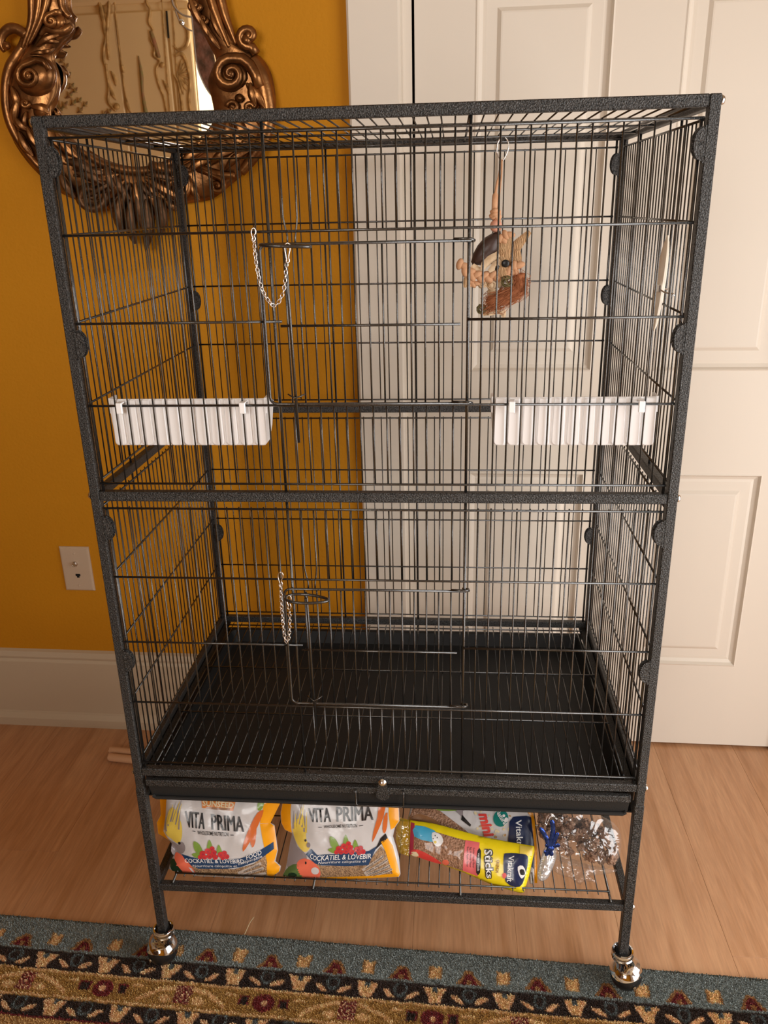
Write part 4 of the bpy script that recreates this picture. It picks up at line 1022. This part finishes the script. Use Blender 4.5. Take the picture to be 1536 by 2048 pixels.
for i_, t in enumerate(('Golden Honey Flavor', 'Egg & Honey Flavor', 'Sweet Apple Flavor')):
    xx = 946-i_*6; B.text(t, [(xx, 1694-i_), (xx-1, 1734-i_), (xx+4, 1735-i_), (xx+5, 1694-i_)], 'ink_black', 5, 0)
B.poly([(956, 1700), (963, 1700), (961, 1744), (953, 1744)], 'ink_black', 4, 'banner', 2); B.text('variety pack', [(956, 1704), (954, 1741), (960, 1741), (961, 1704)], 'ink_text', 6, .01)
B.text('Sticks', [(967, 1696), (972, 1757), (989, 1757), (987, 1696)], 'ink_black', 4, .10); B.text('Sticks', [(969, 1698), (974, 1755), (987, 1755), (985, 1698)], 'ink_text', 6, .012)
B.text('CRUNCH', [(994, 1718), (992, 1744), (998, 1744), (1000, 1718)], 'ink_brown', 5, .03)
B.poly([(1008, 1712), (1016, 1705), (1040, 1706), (1056, 1712), (1052, 1745), (1040, 1772), (1012, 1762)], 'ink_deep', 3, 'banner', 3)
B.text('Vitakraft', [(1018, 1710), (1014, 1762), (1026, 1762), (1029, 1710)], 'ink_text', 5, .012); B.poly([(1005, 1747), (1011, 1744), (1014, 1750), (1008, 1756)], 'ink_scarlet', 5, 'print', 2)
B.poly([(1036, 1732), (1046, 1730), (1052, 1745), (1044, 1756), (1038, 1746)], 'ink_text', 4, 'print', 2); B.poly([(1040, 1738), (1048, 1738), (1050, 1748), (1042, 1748)], 'ink_black', 5, 'print', 2)
B.poly([(1040, 1690), (1066, 1694), (1064, 1712), (1040, 1706)], 'ink_yellow', 2, 'print')
# clear yellow end of the wrapper
bmx = poly_bm([(794, 1632), (818, 1640), (818, 1712), (800, 1706), (792, 1680)], 8); idx = {v: i for i, v in enumerate(bmx.verts)}
B.text('3', [(806, 1692), (804, 1704), (812, 1704), (814, 1692)], 'ink_black', 3, .05, 'lettering') if False else None
o = build(MB().add([on_plane(v.co.x, v.co.y, B.p0, B.n)+B.n*(.002+.003*noise.noise(Vector((v.co.x*.2, v.co.y*.2, 0)))) for v in bmx.verts], [tuple(idx[v] for v in f.verts) for f in bmx.faces]), 'wrapper_end', 'yellow_film', B.root, smooth=True); bmx.free()
B.flush()

# --- clear bag of millet sprays with blue tie
mbg = thing('millet_bag', 'clear plastic bag of brown millet sprays tied with blue foil', 'bag', loc=(.70, .10, .1965))
rg = random.Random(21)
def mp(px, py, y): return at_y(px, py, y)
sprays = []
for q in range(105):
    t = rg.random(); px = lerp(1082, 1228, t); py = lerp(1650, 1700, t)+rg.uniform(-38, 36)*(1-.5*abs(t-.5)); y = .050+rg.uniform(0, .03)+max(0, 1720-py)*.0006
    p = mp(px, py, y)
    if p.z < .204: p.z = .204
    if p.x > .772: p.x = .772
    sprays.append(p)
for p in sprays:
    m_ = MB(); m_.ball(p, .0068, 10, 7, (1, 1, .85))
    for k in range(16):
        d = Vector((rg.gauss(0, 1), rg.gauss(0, 1), rg.gauss(0, 1))).normalized(); m_.ball(p+d*.0062, .0028, 6, 4)
    build(m_, 'millet_spray', 'millet', mbg, smooth=True)
OB = curve_poly([(1086, 1612), (1140, 1612), (1200, 1630), (1236, 1655), (1243, 1690), (1236, 1722), (1212, 1738), (1170, 1736), (1120, 1722), (1094, 1700), (1084, 1668), (1080, 1635)], 3)
def film(outline, p0, n, H, Dp, thick, wr, mname, nm):
    fp = Pack('tmp', 'x', 'x', outline, p0, n, H, Dp, thick, (0, 0, 0), wr); r0 = fp.root; fp.root = mbg; fp.buf = {}
    o = fp.body(mname); o.name = nm; bpy.data.objects.remove(r0); return o
film(OB, (.70, .062, .23), Vector((0, -.75, .66)), .014, 14, .040, .004, 'clear_film', 'clear_film')
OC = curve_poly([(1095, 1700), (1112, 1706), (1180, 1730), (1235, 1740), (1215, 1748), (1180, 1752), (1196, 1766), (1170, 1762), (1160, 1770), (1140, 1756), (1115, 1748), (1100, 1730)], 2)
film(OC, (.70, .050, .202), Vector((0, -.55, .83)), .006, 5, .001, .006, 'clear_film', 'gathered_film')
OD = curve_poly([(1092, 1690), (1110, 1694), (1112, 1716), (1104, 1740), (1094, 1758), (1080, 1762), (1074, 1748), (1080, 1722)], 3)
film(OD, (.66, .040, .205), Vector((0, -.7, .7)), .010, 7, .002, .005, 'crumpled_film', 'knotted_film')
m_ = MB()
for a in ([(1103, 1640), (1106, 1660), (1100, 1690), (1092, 1712)], [(1080, 1655), (1092, 1675), (1098, 1695), (1104, 1712)], [(1116, 1665), (1106, 1685), (1098, 1700), (1088, 1706)], [(1090, 1690), (1104, 1692), (1120, 1690)]):
    P = smooth_path([mp(x_, y_, .040) for x_, y_ in a], 4); m_.tube(P, [.0018]+[.0042]*(len(P)-2)+[.0020], 6, flat=.15, up=(0, 1, 0))
m_.ball(mp(1101, 1697, .040), .0055, 10, 6, (1.2, .6, 1))
build(m_, 'foil_tie', 'foil_blue', mbg, smooth=True)
settle(mbg)

# ================================================================== dowels on the floor behind the cage
for i, (pa, pb, lab) in enumerate((((221, 1501), (400, 1517), 'pale wooden stick on the floor nearer the wall, behind the cage'), ((219, 1514), (400, 1534), 'pale wooden stick on the floor nearer the cage, beside its twin'))):
    a, b = at_z(*pa, .010), at_z(*pb, .010); L = (b-a).length; n = 12; rg = random.Random(i); m_ = MB(); N = 8; vs = []; fs = []
    d = (b-a).normalized(); sd = Vector((-d.y, d.x, 0))
    for k in range(N+1):
        p = lerp(a, b, k/N)
        for j in range(n):
            an = 2*pi*j/n; jag = rg.uniform(-.004, .004) if k in (0, N) else 0; vs.append(p+d*jag+sd*cos(an)*.0105+Vector((0, 0, sin(an)*.0095)))
    for k in range(N):
        for j in range(n): fs.append((k*n+j, k*n+(j+1) % n, (k+1)*n+(j+1) % n, (k+1)*n+j))
    fs += [tuple(range(n-1, -1, -1)), tuple(N*n+j for j in range(n))]
    o = build(m_.add(vs, fs), 'wooden_stick', 'dowel_wood', smooth='auto'); o['label'] = lab; o['category'] = 'stick'; o['group'] = 'wooden sticks behind the cage'

# ================================================================== wall plate
wp = thing('wall_plate', 'white wall plate with coaxial and phone sockets on the orange wall', 'outlet', loc=wall(-.4018, .385, 0))
u0, u1, z0, z1 = -.4385, -.3650, .3845, .4997
m_ = MB(); vs = []; fs = []
for ins, o_ in ((0, 0), (0, .003), (.003, .0058), (.006, .0062)): vs += [wall(u0+ins, z0+ins, o_), wall(u1-ins, z0+ins, o_), wall(u1-ins, z1-ins, o_), wall(u0+ins, z1-ins, o_)]
for r in range(3):
    for i in range(4): j = (i+1) % 4; fs.append((r*4+i, r*4+j, r*4+4+j, r*4+4+i))
fs.append((12, 13, 14, 15)); build(m_.add(vs, fs), 'plate', 'plate_plastic', wp)
c = wall(-.4025, .4570, .006); build(MB().lathe([(.0070, 0), (.0070, .003), (.0048, .0032), (.0048, .009), (.0036, .009), (.0034, .0085)], c, 6, axis=-WN), 'coaxial_socket', 'steel', wp)
c = (-.4005, .4255); m_ = MB(); wb(m_, c[0]-.0058, c[0]+.0058, .0055, .0066, c[1]-.0015, c[1]+.0045); wb(m_, c[0]-.0032, c[0]+.0032, .0055, .0066, c[1]-.0055, c[1]-.0010); build(m_, 'phone_socket', 'dark_gap', wp)
for zz_ in (.4830, .3990): build(MB().lathe([(.0028, 0), (.0026, .001), (.0012, .0015)], wall(-.4020, zz_, .0060), 10, axis=-WN), 'screw', 'plate_plastic', wp, smooth='auto')
settle(wp)

# ================================================================== ORNATE MIRROR
mir = thing('wall_mirror', 'ornate bronze scroll-framed mirror hanging on the orange wall', 'mirror', loc=wall(-.08, 1.20, 0))
def mw(px, py, off): return at_wall(px, py, off)
outer = [(56, -60), (58, 20), (50, 62), (40, 95), (20, 120), (8, 160), (5, 200), (13, 245), (30, 288), (58, 328), (92, 362), (125, 388), (160, 402), (205, 415), (245, 430), (285, 445), (325, 432), (350, 412), (390, 405), (425, 398), (455, 376), (490, 345), (522, 308), (542, 268), (552, 225), (550, 180), (540, 140), (520, 112), (492, 96), (472, 70), (455, 25), (446, -60)]
inner = [(134, -60), (134, 15), (146, 36), (148, 62), (128, 84), (108, 112), (118, 150), (116, 186), (100, 212), (103, 240), (125, 268), (155, 292), (200, 316), (250, 332), (300, 334), (345, 318), (385, 292), (415, 262), (428, 232), (424, 200), (416, 165), (424, 138), (432, 118), (412, 78), (394, 30), (384, -60)]
def resample(poly, n):
    P = smooth_path([Vector((*q, 0)) for q in poly], 6); ds = [0]
    for a, b in zip(P, P[1:]): ds.append(ds[-1]+(b-a).length)
    out = []; k = 0
    for i in range(n):
        s_ = ds[-1]*i/(n-1)
        while k < len(ds)-2 and ds[k+1] < s_: k += 1
        out.append(lerp(P[k], P[k+1], (s_-ds[k])/max(1e-9, ds[k+1]-ds[k])))
    return out
NR = 110; Or = resample(outer, NR); Ir = resample(inner, NR)
prof = [(0, .002), (0.0, .014), (.10, .022), (.3, .027), (.55, .029), (.8, .025), (.93, .020), (1.0, .012), (1.0, .006)]
vs = []; fs = []; K = len(prof)
for a, b in zip(Or, Ir):
    for t, o_ in prof:
        q = lerp(a, b, t); bump_ = .0035*noise.noise(Vector((q.x*.05, q.y*.05, 2))); vs.append(mw(q.x, q.y, o_+(bump_ if .05 < t < .95 else 0)))
for i in range(NR-1):
    for k in range(K-1): fs.append((i*K+k, i*K+k+1, (i+1)*K+k+1, (i+1)*K+k))
# the part above the picture: arch closes over the top
topo = [(56, -60), (60, -200), (110, -330), (200, -400), (260, -420), (330, -400), (410, -330), (446, -200), (446, -60)]; topi = [(134, -60), (138, -180), (175, -270), (220, -320), (260, -330), (300, -320), (345, -270), (380, -180), (384, -60)]
A2 = resample(topo, 40); B2 = resample(topi, 40); o0 = len(vs)
for a, b in zip(A2, B2):
    for t, o_ in prof: q = lerp(a, b, t); vs.append(mw(q.x, q.y, o_))
for i in range(39):
    for k in range(K-1): fs.append((o0+i*K+k, o0+(i+1)*K+k, o0+(i+1)*K+k+1, o0+i*K+k+1))
build(MB().add(vs, fs), 'frame', 'bronze', mir, smooth=True)
# glass: a pane behind the opening
gl = [(120, -60), (136, -190), (180, -290), (260, -340), (340, -290), (386, -190), (400, -60), (445, 60), (440, 240), (400, 300), (300, 345), (200, 330), (100, 270), (90, 200), (95, 100)]
me_g = MB().add([mw(a, b, .0100) for a, b in gl]+[mw(a, b, .0040) for a, b in gl], [tuple(range(15)), tuple(range(29, 14, -1))]+[(i, 15+i, 15+(i+1) % 15, (i+1) % 15) for i in range(15)])
build(me_g, 'mirror_glass', 'mirror_silver', mir)
PXM = .00106
def stroke(pts, r, off=.030, name='scroll', m='bronze', flat=.8, par=None, mapf=mw, n=10, k=6):
    if not isinstance(r, (list, tuple)): r = [r, r]
    P = smooth_path([mapf(a, b, off) for a, b in pts], k); N = len(P); rad = []
    for i in range(N):
        q = i/(N-1)*(len(r)-1); j = min(int(q), len(r)-2); rad.append(lerp(r[j], r[j+1], q-j)*PXM)
    return build(MB().tube(P, rad, n, flat=flat, up=-WN), name, m, par or mir, smooth=True)
def spiral(cx, cy, R0, turns, a0, dr, r0, r1, off=.032, boss=0, m='bronze', par=None, mapf=mw, name='scroll', tail=None):
    pts = []; n_ = int(turns*14)
    for i in range(n_+1):
        t = i/n_; a = a0+dr*2*pi*turns*t; rr_ = R0*(1-t)**1.0+1.5; pts.append((cx+rr_*cos(a), cy+rr_*sin(a)))
    if tail: pts = list(tail)+pts
    P = [mapf(a, b, off+.008*(i/len(pts))) for i, (a, b) in enumerate(pts)]; N = len(P)
    mb = MB().tube(P, [lerp(r0, r1, i/(N-1))*PXM for i in range(N)], 10, up=-WN)
    if boss: mb.ball(mapf(cx, cy, off+.004), boss*PXM, 14, 10)
    return build(mb, name, m, par or mir, smooth=True)
def dome(cx, cy, r, h, m='bronze', name='boss', off=.024, mapf=mw, par=None):
    vs = [mapf(cx, cy, off+h)]; n = 24; J = 6
    for j in range(1, J+1):
        a = pi/2*j/J
        for i in range(n): b = 2*pi*i/n; vs.append(mapf(cx+r*sin(a)*cos(b), cy+r*sin(a)*sin(b), off+h*cos(a)))
    fs = [(0, 1+i, 1+(i+1) % n) for i in range(n)]
    for j in range(J-1):
        for i in range(n): fs.append((1+j*n+i, 1+(j+1)*n+i, 1+(j+1)*n+(i+1) % n, 1+j*n+(i+1) % n))
    return build(MB().add(vs, fs), name, m, par or mir, smooth=True)
def leaf(x0, y0, x1, y1, w_, bend=0, off=.034, h=.010, m='bronze', name='leaf', mapf=mw, par=None):
    a = Vector((x0, y0)); b = Vector((x1, y1)); d = b-a; L = d.length or 1; nrm = Vector((-d.y, d.x))/L; N = 10; K = 7; vs = []; fs = []
    for i in range(N+1):
        t = i/N; c = a+d*t+nrm*bend*sin(pi*t); ww = w_*(sin(pi*(t*.92+.04))**.8)
        for k in range(K):
            u_ = k/(K-1)*2-1; q = c+nrm*u_*ww; z = off+h*(sin(pi*min(1, t*.9+.1))*.8+.2)*(1-u_*u_)-.0035*exp(-(u_*5)**2)-(.004 if abs(u_) > .99 else 0)
            vs.append(mapf(q.x, q.y, z))
    for i in range(N):
        for k in range(K-1): fs.append((i*K+k, i*K+k+1, (i+1)*K+k+1, (i+1)*K+k))
    n0 = len(vs); rim = [i*K for i in range(N+1)]+[i*K+K-1 for i in range(N, -1, -1)]
    def uv(i): r_, k = divmod(i, K); t = r_/N; c = a+d*t+nrm*bend*sin(pi*t); q = c+nrm*(k/(K-1)*2-1)*w_*(sin(pi*(t*.92+.04))**.8); return mapf(q.x, q.y, off-.014)
    vs += [uv(i) for i in rim]
    R_ = len(rim)
    for i in range(R_): fs.append((rim[i], rim[(i+1) % R_], n0+(i+1) % R_, n0+i))
    return build(MB().add(vs, fs), name, m, par or mir, smooth=True)
# right side
stroke([(503, 118), (520, 150), (531, 190), (536, 232), (528, 275), (508, 312), (482, 345)], [13, 17, 16, 15, 14, 11, 8], .026)
spiral(462, 148, 31, 1.6, -pi/2+.3, -1, 11, 4.5, .034, 8, tail=[(520, 175), (512, 150), (500, 130), (485, 118)])
dome(462, 150, 36, .014)
spiral(498, 72, 22, 1.1, pi*.42, 1, 9, 6, .030, 8, tail=[(512, 108)]); dome(492, 80, 15, .020)
stroke([(410, -60), (420, -10), (434, 35), (448, 70), (458, 94)], [8, 9, 8, 5, 3]); stroke([(432, -60), (440, -10), (450, 30), (462, 62), (472, 88)], [9, 9, 8, 6, 3], .030)
spiral(388, 10, 12, 1.2, 0, 1, 5, 3, .030, 4); spiral(406, 38, 9, 1.1, 0, 1, 4, 2.5, .030, 3)
leaf(378, -10, 412, 60, 9, 4); leaf(398, 30, 428, 82, 8, 3); leaf(412, 55, 440, 98, 7, 2); leaf(420, 20, 446, 80, 6, 3)
leaf(492, 166, 530, 216, 11, -3, .040); leaf(500, 165, 512, 212, 9, 2, .044); dome(478, 196, 9, .012, off=.034); spiral(466, 214, 11, 1.2, pi, 1, 5, 3, .036, 4); spiral(498, 216, 9, 1.1, 0, -1, 5, 3, .036, 3)
leaf(440, 120, 432, 150, 6, 3); leaf(515, 215, 528, 258, 9, 3); leaf(470, 228, 500, 285, 12, 4); leaf(455, 240, 470, 300, 12, 6, .038)
# lower right
spiral(352, 374, 28, 1.5, -pi/2, 1, 9, 4, .034, 6, tail=[(300, 330), (320, 336), (338, 340)]); dome(352, 376, 30, .010)
spiral(434, 372, 15, 1.4, -pi/2, 1, 6, 3, .032, 5, tail=[(395, 338), (415, 345)]); stroke([(385, 332), (410, 340), (440, 350), (470, 350)], [4, 8, 9, 5])
for a in ((340, 318, 380, 300, 9, -4), (360, 330, 410, 300, 10, -6), (375, 345, 425, 318, 10, -5), (400, 300, 440, 262, 9, -4), (420, 330, 470, 300, 10, -6), (450, 340, 500, 300, 9, -6), (380, 360, 400, 400, 9, 3), (330, 400, 360, 420, 9, 3), (470, 320, 505, 270, 8, -4)): leaf(*a)
# left side
dome(72, 152, 42, .026, name='boss'); spiral(57, 152, 24, 1.7, -pi/2, -1, 5.5, 3, .048, 7, tail=[(98, 140), (88, 124), (72, 120)])
stroke([(52, 70), (34, 58), (18, 58), (5, 70), (2, 88), (10, 102)], [9, 9, 9, 8, 7, 5], .028); dome(12, 92, 10, .016); stroke([(52, 68), (46, 92), (34, 112), (20, 135), (12, 165), (12, 210), (22, 250), (42, 288), (72, 326), (100, 352)], [7, 9, 10, 10, 9, 9, 9, 8, 7, 5], .024)
stroke([(62, -60), (64, 0), (62, 45), (50, 82), (44, 96)], [8, 8, 7, 5, 3]); stroke([(78, -60), (78, 0), (72, 40), (60, 72), (52, 92)], [7, 7, 6, 4, 2], .034); stroke([(96, -60), (94, -5), (84, 34), (70, 66), (58, 88)], [6, 6, 5, 4, 2], .036)
dome(112, 44, 20, .016); spiral(102, 42, 12, 1.3, -pi/2, -1, 5, 3, .040, 4, tail=[(122, 25), (112, 24)]); stroke([(80, 70), (92, 58), (112, 62), (132, 60), (144, 50)], [4, 7, 9, 9, 5], .028); stroke([(122, -60), (122, 0), (128, 22), (140, 34)], [8, 8, 7, 5], .022)
leaf(72, 92, 118, 70, 9, -4); leaf(78, 104, 110, 96, 6, 3); leaf(84, 84, 118, 84, 6, -2); leaf(60, 108, 96, 106, 5, -2)
leaf(22, 172, 34, 222, 8, -3); leaf(38, 196, 30, 250, 9, 5); spiral(50, 206, 8, 1.2, 0, 1, 4, 2.5, .036, 3); leaf(28, 232, 58, 262, 9, 4); leaf(52, 222, 50, 262, 7, 3); leaf(60, 212, 98, 226, 9, -3, .036)
leaf(36, 262, 66, 312, 9, 4); leaf(52, 250, 84, 300, 8, 5); leaf(62, 240, 96, 282, 8, 4); dome(82, 222, 16, .014, off=.028); leaf(80, 300, 112, 352, 10, 4); leaf(96, 282, 140, 330, 12, 5); leaf(110, 262, 160, 318, 11, 6)
# bottom centre
spiral(182, 392, 30, 1.3, 0, 1, 9, 4, .032, 6, m='bronze_dark', tail=[(150, 330), (185, 345), (205, 362)]); dome(178, 392, 28, .012, m='bronze_dark')
for i in range(26):
    t = i/25; a = lerp(pi*1.02, -.05, t); cx, cy = 265, 345; r1 = 34+10*sin(i*2.1); r2 = 78+18*sin(i*1.3+1)
    leaf(cx+r1*cos(a)*1.15, cy+r1*sin(a)*.8, cx+r2*cos(a)*1.3, cy+r2*sin(a)*1.0, 9+2*sin(i), 5*sin(i*1.9), .030+.006*(i % 3), .010, 'bronze_dark' if i % 2 else 'bronze')
for a in ((262, 400, 270, 488, 13, 6), (292, 398, 292, 500, 13, -5), (240, 390, 246, 470, 12, 6), (318, 395, 322, 470, 12, -6), (276, 380, 284, 455, 12, 2), (130, 320, 190, 350, 11, -5), (150, 345, 215, 372, 11, -5), (120, 345, 150, 395, 11, 5), (210, 330, 240, 390, 12, 6), (225, 345, 262, 400, 11, 4)): leaf(*a, .042, .012, 'bronze_dark')
stroke([(160, 300), (200, 326), (250, 340), (300, 340), (350, 322), (395, 290), (425, 255)], [4, 7, 8, 8, 8, 6, 4], .026, flat=.7)
settle(mir)

# ================================================================== what the mirror shows: a cream carved wardrobe behind the camera
MP0 = wall(0, 0, .0100)
def mirrored(px, py, y):
    """photo pixel -> point seen in the mirror on the plane y (behind the camera)"""
    p = on_plane(px, py, MP0, WN); d = (p-CAM); d = d-2*d.dot(WN)*WN; t = (y-p.y)/d.y; return p+d*t
WY = -2.72
def mm(px, py, off): return mirrored(px, py, WY+off)
PXM = .0027
pL, pR = mm(60, 150, 0).x, mm(392, 150, 0).x; xa, xb = sorted((pL, pR))
wd = thing('wardrobe', 'cream carved wardrobe with gilt scrolls seen reflected in the mirror', 'wardrobe', loc=((xa+xb)/2, WY-.25, 0))
m_ = MB().box(xa, xb, WY-.50, WY, .08, 2.36, bev=.01).box(xa-.03, xb+.03, WY-.53, WY+.03, 2.34, 2.42, bev=.015).box(xa-.02, xb+.02, WY-.52, WY+.02, 0, .12, bev=.01)
build(m_, 'carcass', 'cream_lacquer', wd)
edges = [mm(p, 150, 0).x for p in (110, 245, 345, 392)]
for a, b in zip(edges, edges[1:]):
    a, b = sorted((a, b)); build(MB().box(a+.006, b-.006, WY, WY+.016, .16, 2.30, bev=.006), 'door', 'cream_lacquer', wd)
def sM(pts, r, off=.022, m='gilt_cream', name='carved_scroll'): stroke(pts, r, off, name, m, .8, wd, mm, 6, 4)
def lM(*a, m='gilt_cream', name='carved_leaf'): leaf(*a, .020, .012, m, name, mm, wd)
for o_ in (0,):
    sM([(190, -60), (198, 0), (206, 40), (212, 70), (208, 95), (207, 118), (212, 135)], [3, 3, 3, 2.5, 3, 3, 2]); sM([(214, -60), (218, 0), (216, 40), (214, 75), (216, 100), (218, 120)], [3, 4, 4, 3, 3, 2])
    lM(200, 0, 214, 60, 5, 3); lM(208, 30, 212, 78, 4, 2); sM([(212, 128), (214, 150), (218, 175), (216, 200), (222, 212), (232, 222)], [3, 2.5, 3, 3, 3, 2]); lM(222, 142, 232, 172, 4, -2); lM(218, 168, 232, 200, 4, 2)
    dome(233, 213, 7, .02, 'gilt_cream', 'carved_boss', .018, mm, wd)
    sM([(226, -60), (229, 0), (236, 80), (244, 135), (250, 185), (262, 226)], [1.5, 1.5, 1.5, 1.5]); sM([(244, 130), (247, 145)], [3, 3]); lM(252, 200, 262, 226, 3, 1)
    sM([(277, 112), (283, 150), (285, 185), (292, 228)], [1, 4, 3, 5], m='green_gilt')
    sM([(286, -60), (292, 0), (300, 20), (298, 45), (306, 60), (302, 78), (310, 95), (308, 112), (320, 122), (312, 140), (318, 170), (328, 195), (334, 228)], [2, 3, 3, 3, 2, 3, 4, 3, 3, 2, 2, 2, 2])
    sM([(302, 62), (310, 90), (318, 115)], [4, 5, 4], m='green_gilt'); dome(324, 130, 6, .018, 'gilt_cream', 'carved_boss', .018, mm, wd); lM(326, 160, 338, 190, 4, -2)
    for px0 in (320, 340, 378): sM([(px0, -60), (px0+8, 60), (px0+20, 228)], [1.2, 1.2])
    sM([(333, 22), (337, 76)], [2, 2], m='dark_gap', name='slot')
    sM([(350, 0), (362, 40), (376, 62), (374, 90), (358, 100), (348, 92)], [2, 3, 4, 4, 3, 2]); sM([(350, 112), (364, 108), (374, 130), (380, 165), (378, 200), (382, 228)], [3, 4, 3, 3, 3, 3]); sM([(348, 150), (356, 165), (362, 195), (366, 228)], [2, 3, 3, 3])
    for i in range(8): a = -1.2+i*.32; lM(356, 150, 356+22*cos(a), 155+44*sin(a)*.9, 3.5, 0)
    for (a, b, r) in ((120, 100, 5), (124, 120, 6), (132, 132, 5), (136, 150, 6), (130, 170, 5), (142, 172, 6), (150, 180, 5), (138, 190, 7), (146, 205, 6), (158, 200, 5), (128, 210, 7), (120, 220, 6), (170, 208, 5), (160, 220, 6), (108, 215, 6), (218, 222, 5), (208, 226, 5)):
        lM(a-r, b+r, a+r, b-r, r*.55, 2, m='green_gilt'); lM(a+r, b+r, a-r*.4, b-r, r*.5, -2, m='gilt_cream')
settle(wd)
# unseen high-backed chair, added between window and cage to shade the lower left
ac = thing('shade_chair', 'unseen brown high-backed chair added left of the camera to shade the lower left', 'shade_chair', loc=(-.68, -1.35, .0055))
mat('brown_fabric', (.16, .09, .05), .9, bump=('noise', 300, .4, .001))
ax0, ax1, ay0, ay1 = -1.15, -.20, -1.75, -.95
build(MB().box(ax0+.10, ax1-.10, ay0+.16, ay1, .20, .46, bev=.03), 'seat', 'brown_fabric', ac)
build(MB().box(ax0+.06, ax1-.06, ay0, ay0+.20, .20, 1.06, bev=.04), 'backrest', 'brown_fabric', ac)
for a in (ax0, ax1-.14): build(MB().box(a, a+.14, ay0+.06, ay1+.01, .18, .64, bev=.035), 'armrest', 'brown_fabric', ac)
for a in (ax0+.05, ax1-.10):
    for b in (ay0+.05, ay1-.10): build(MB().tube([(a+.025, b+.025, .0055), (a+.025, b+.025, .21)], [.016, .026], 10), 'leg', 'dowel_wood', ac, smooth='auto')
settle(ac)
# pink mottled hanging ornament whose reflection crosses the glass
hy = -1.62
def hm(px, py, off=0): return mirrored(px, py, hy+off)
mat('mottled', (.33, .17, .13), .5, var=(26, 1, (.12, .08, .06)), bump=('noise', 30, .6, .01)); mat('pale_edge', (.42, .38, .34), .4)
PXM = .0018
ho = thing('hanging_ornament', 'long mottled pink ornament with pale edge reflected in the mirror', 'ornament', loc=hm(412, 0))
pl = curve_poly([(374, -60), (382, 20), (388, 80), (394, 130), (404, 160), (416, 182), (425, 190), (428, 176), (431, 160), (430, 120), (420, 80), (408, 50), (400, 0), (396, -60)], 3); n = len(pl)
m_ = MB().add([hm(a, b, .006) for a, b in pl]+[hm(a, b, -.006) for a, b in pl], [tuple(range(n)), tuple(range(2*n-1, n-1, -1))]+[(i, n+i, n+(i+1) % n, (i+1) % n) for i in range(n)])
build(m_, 'blade', 'mottled', ho)
def hstroke(pts, r, m, nm): 
    P = smooth_path([hm(a, b, .008) for a, b in pts], 5); build(MB().tube(P, r, 6), nm, m, ho, smooth=True)
hstroke([(374, -60), (382, 20), (388, 80), (394, 130), (404, 160), (416, 182), (425, 190), (430, 165)], .0028, 'pale_edge', 'rim')
hstroke([(340, -60), (344, 0), (352, 18), (366, 30), (382, 34)], .0040, 'pale_edge', 'cord'); hstroke([(350, 20), (360, 44), (372, 56), (384, 62)], .0030, 'pale_edge', 'cord')
m_ = MB().ball(hm(363, 44), .012, 12, 8); build(m_, 'bead', 'chrome', ho, smooth=True)
top = hm(385, -60); build(MB().tube([(top.x, top.y, top.z-.02), (top.x, top.y, ZC)], .0012, 5), 'hanging_wire', 'steel', ho)
settle(ho)
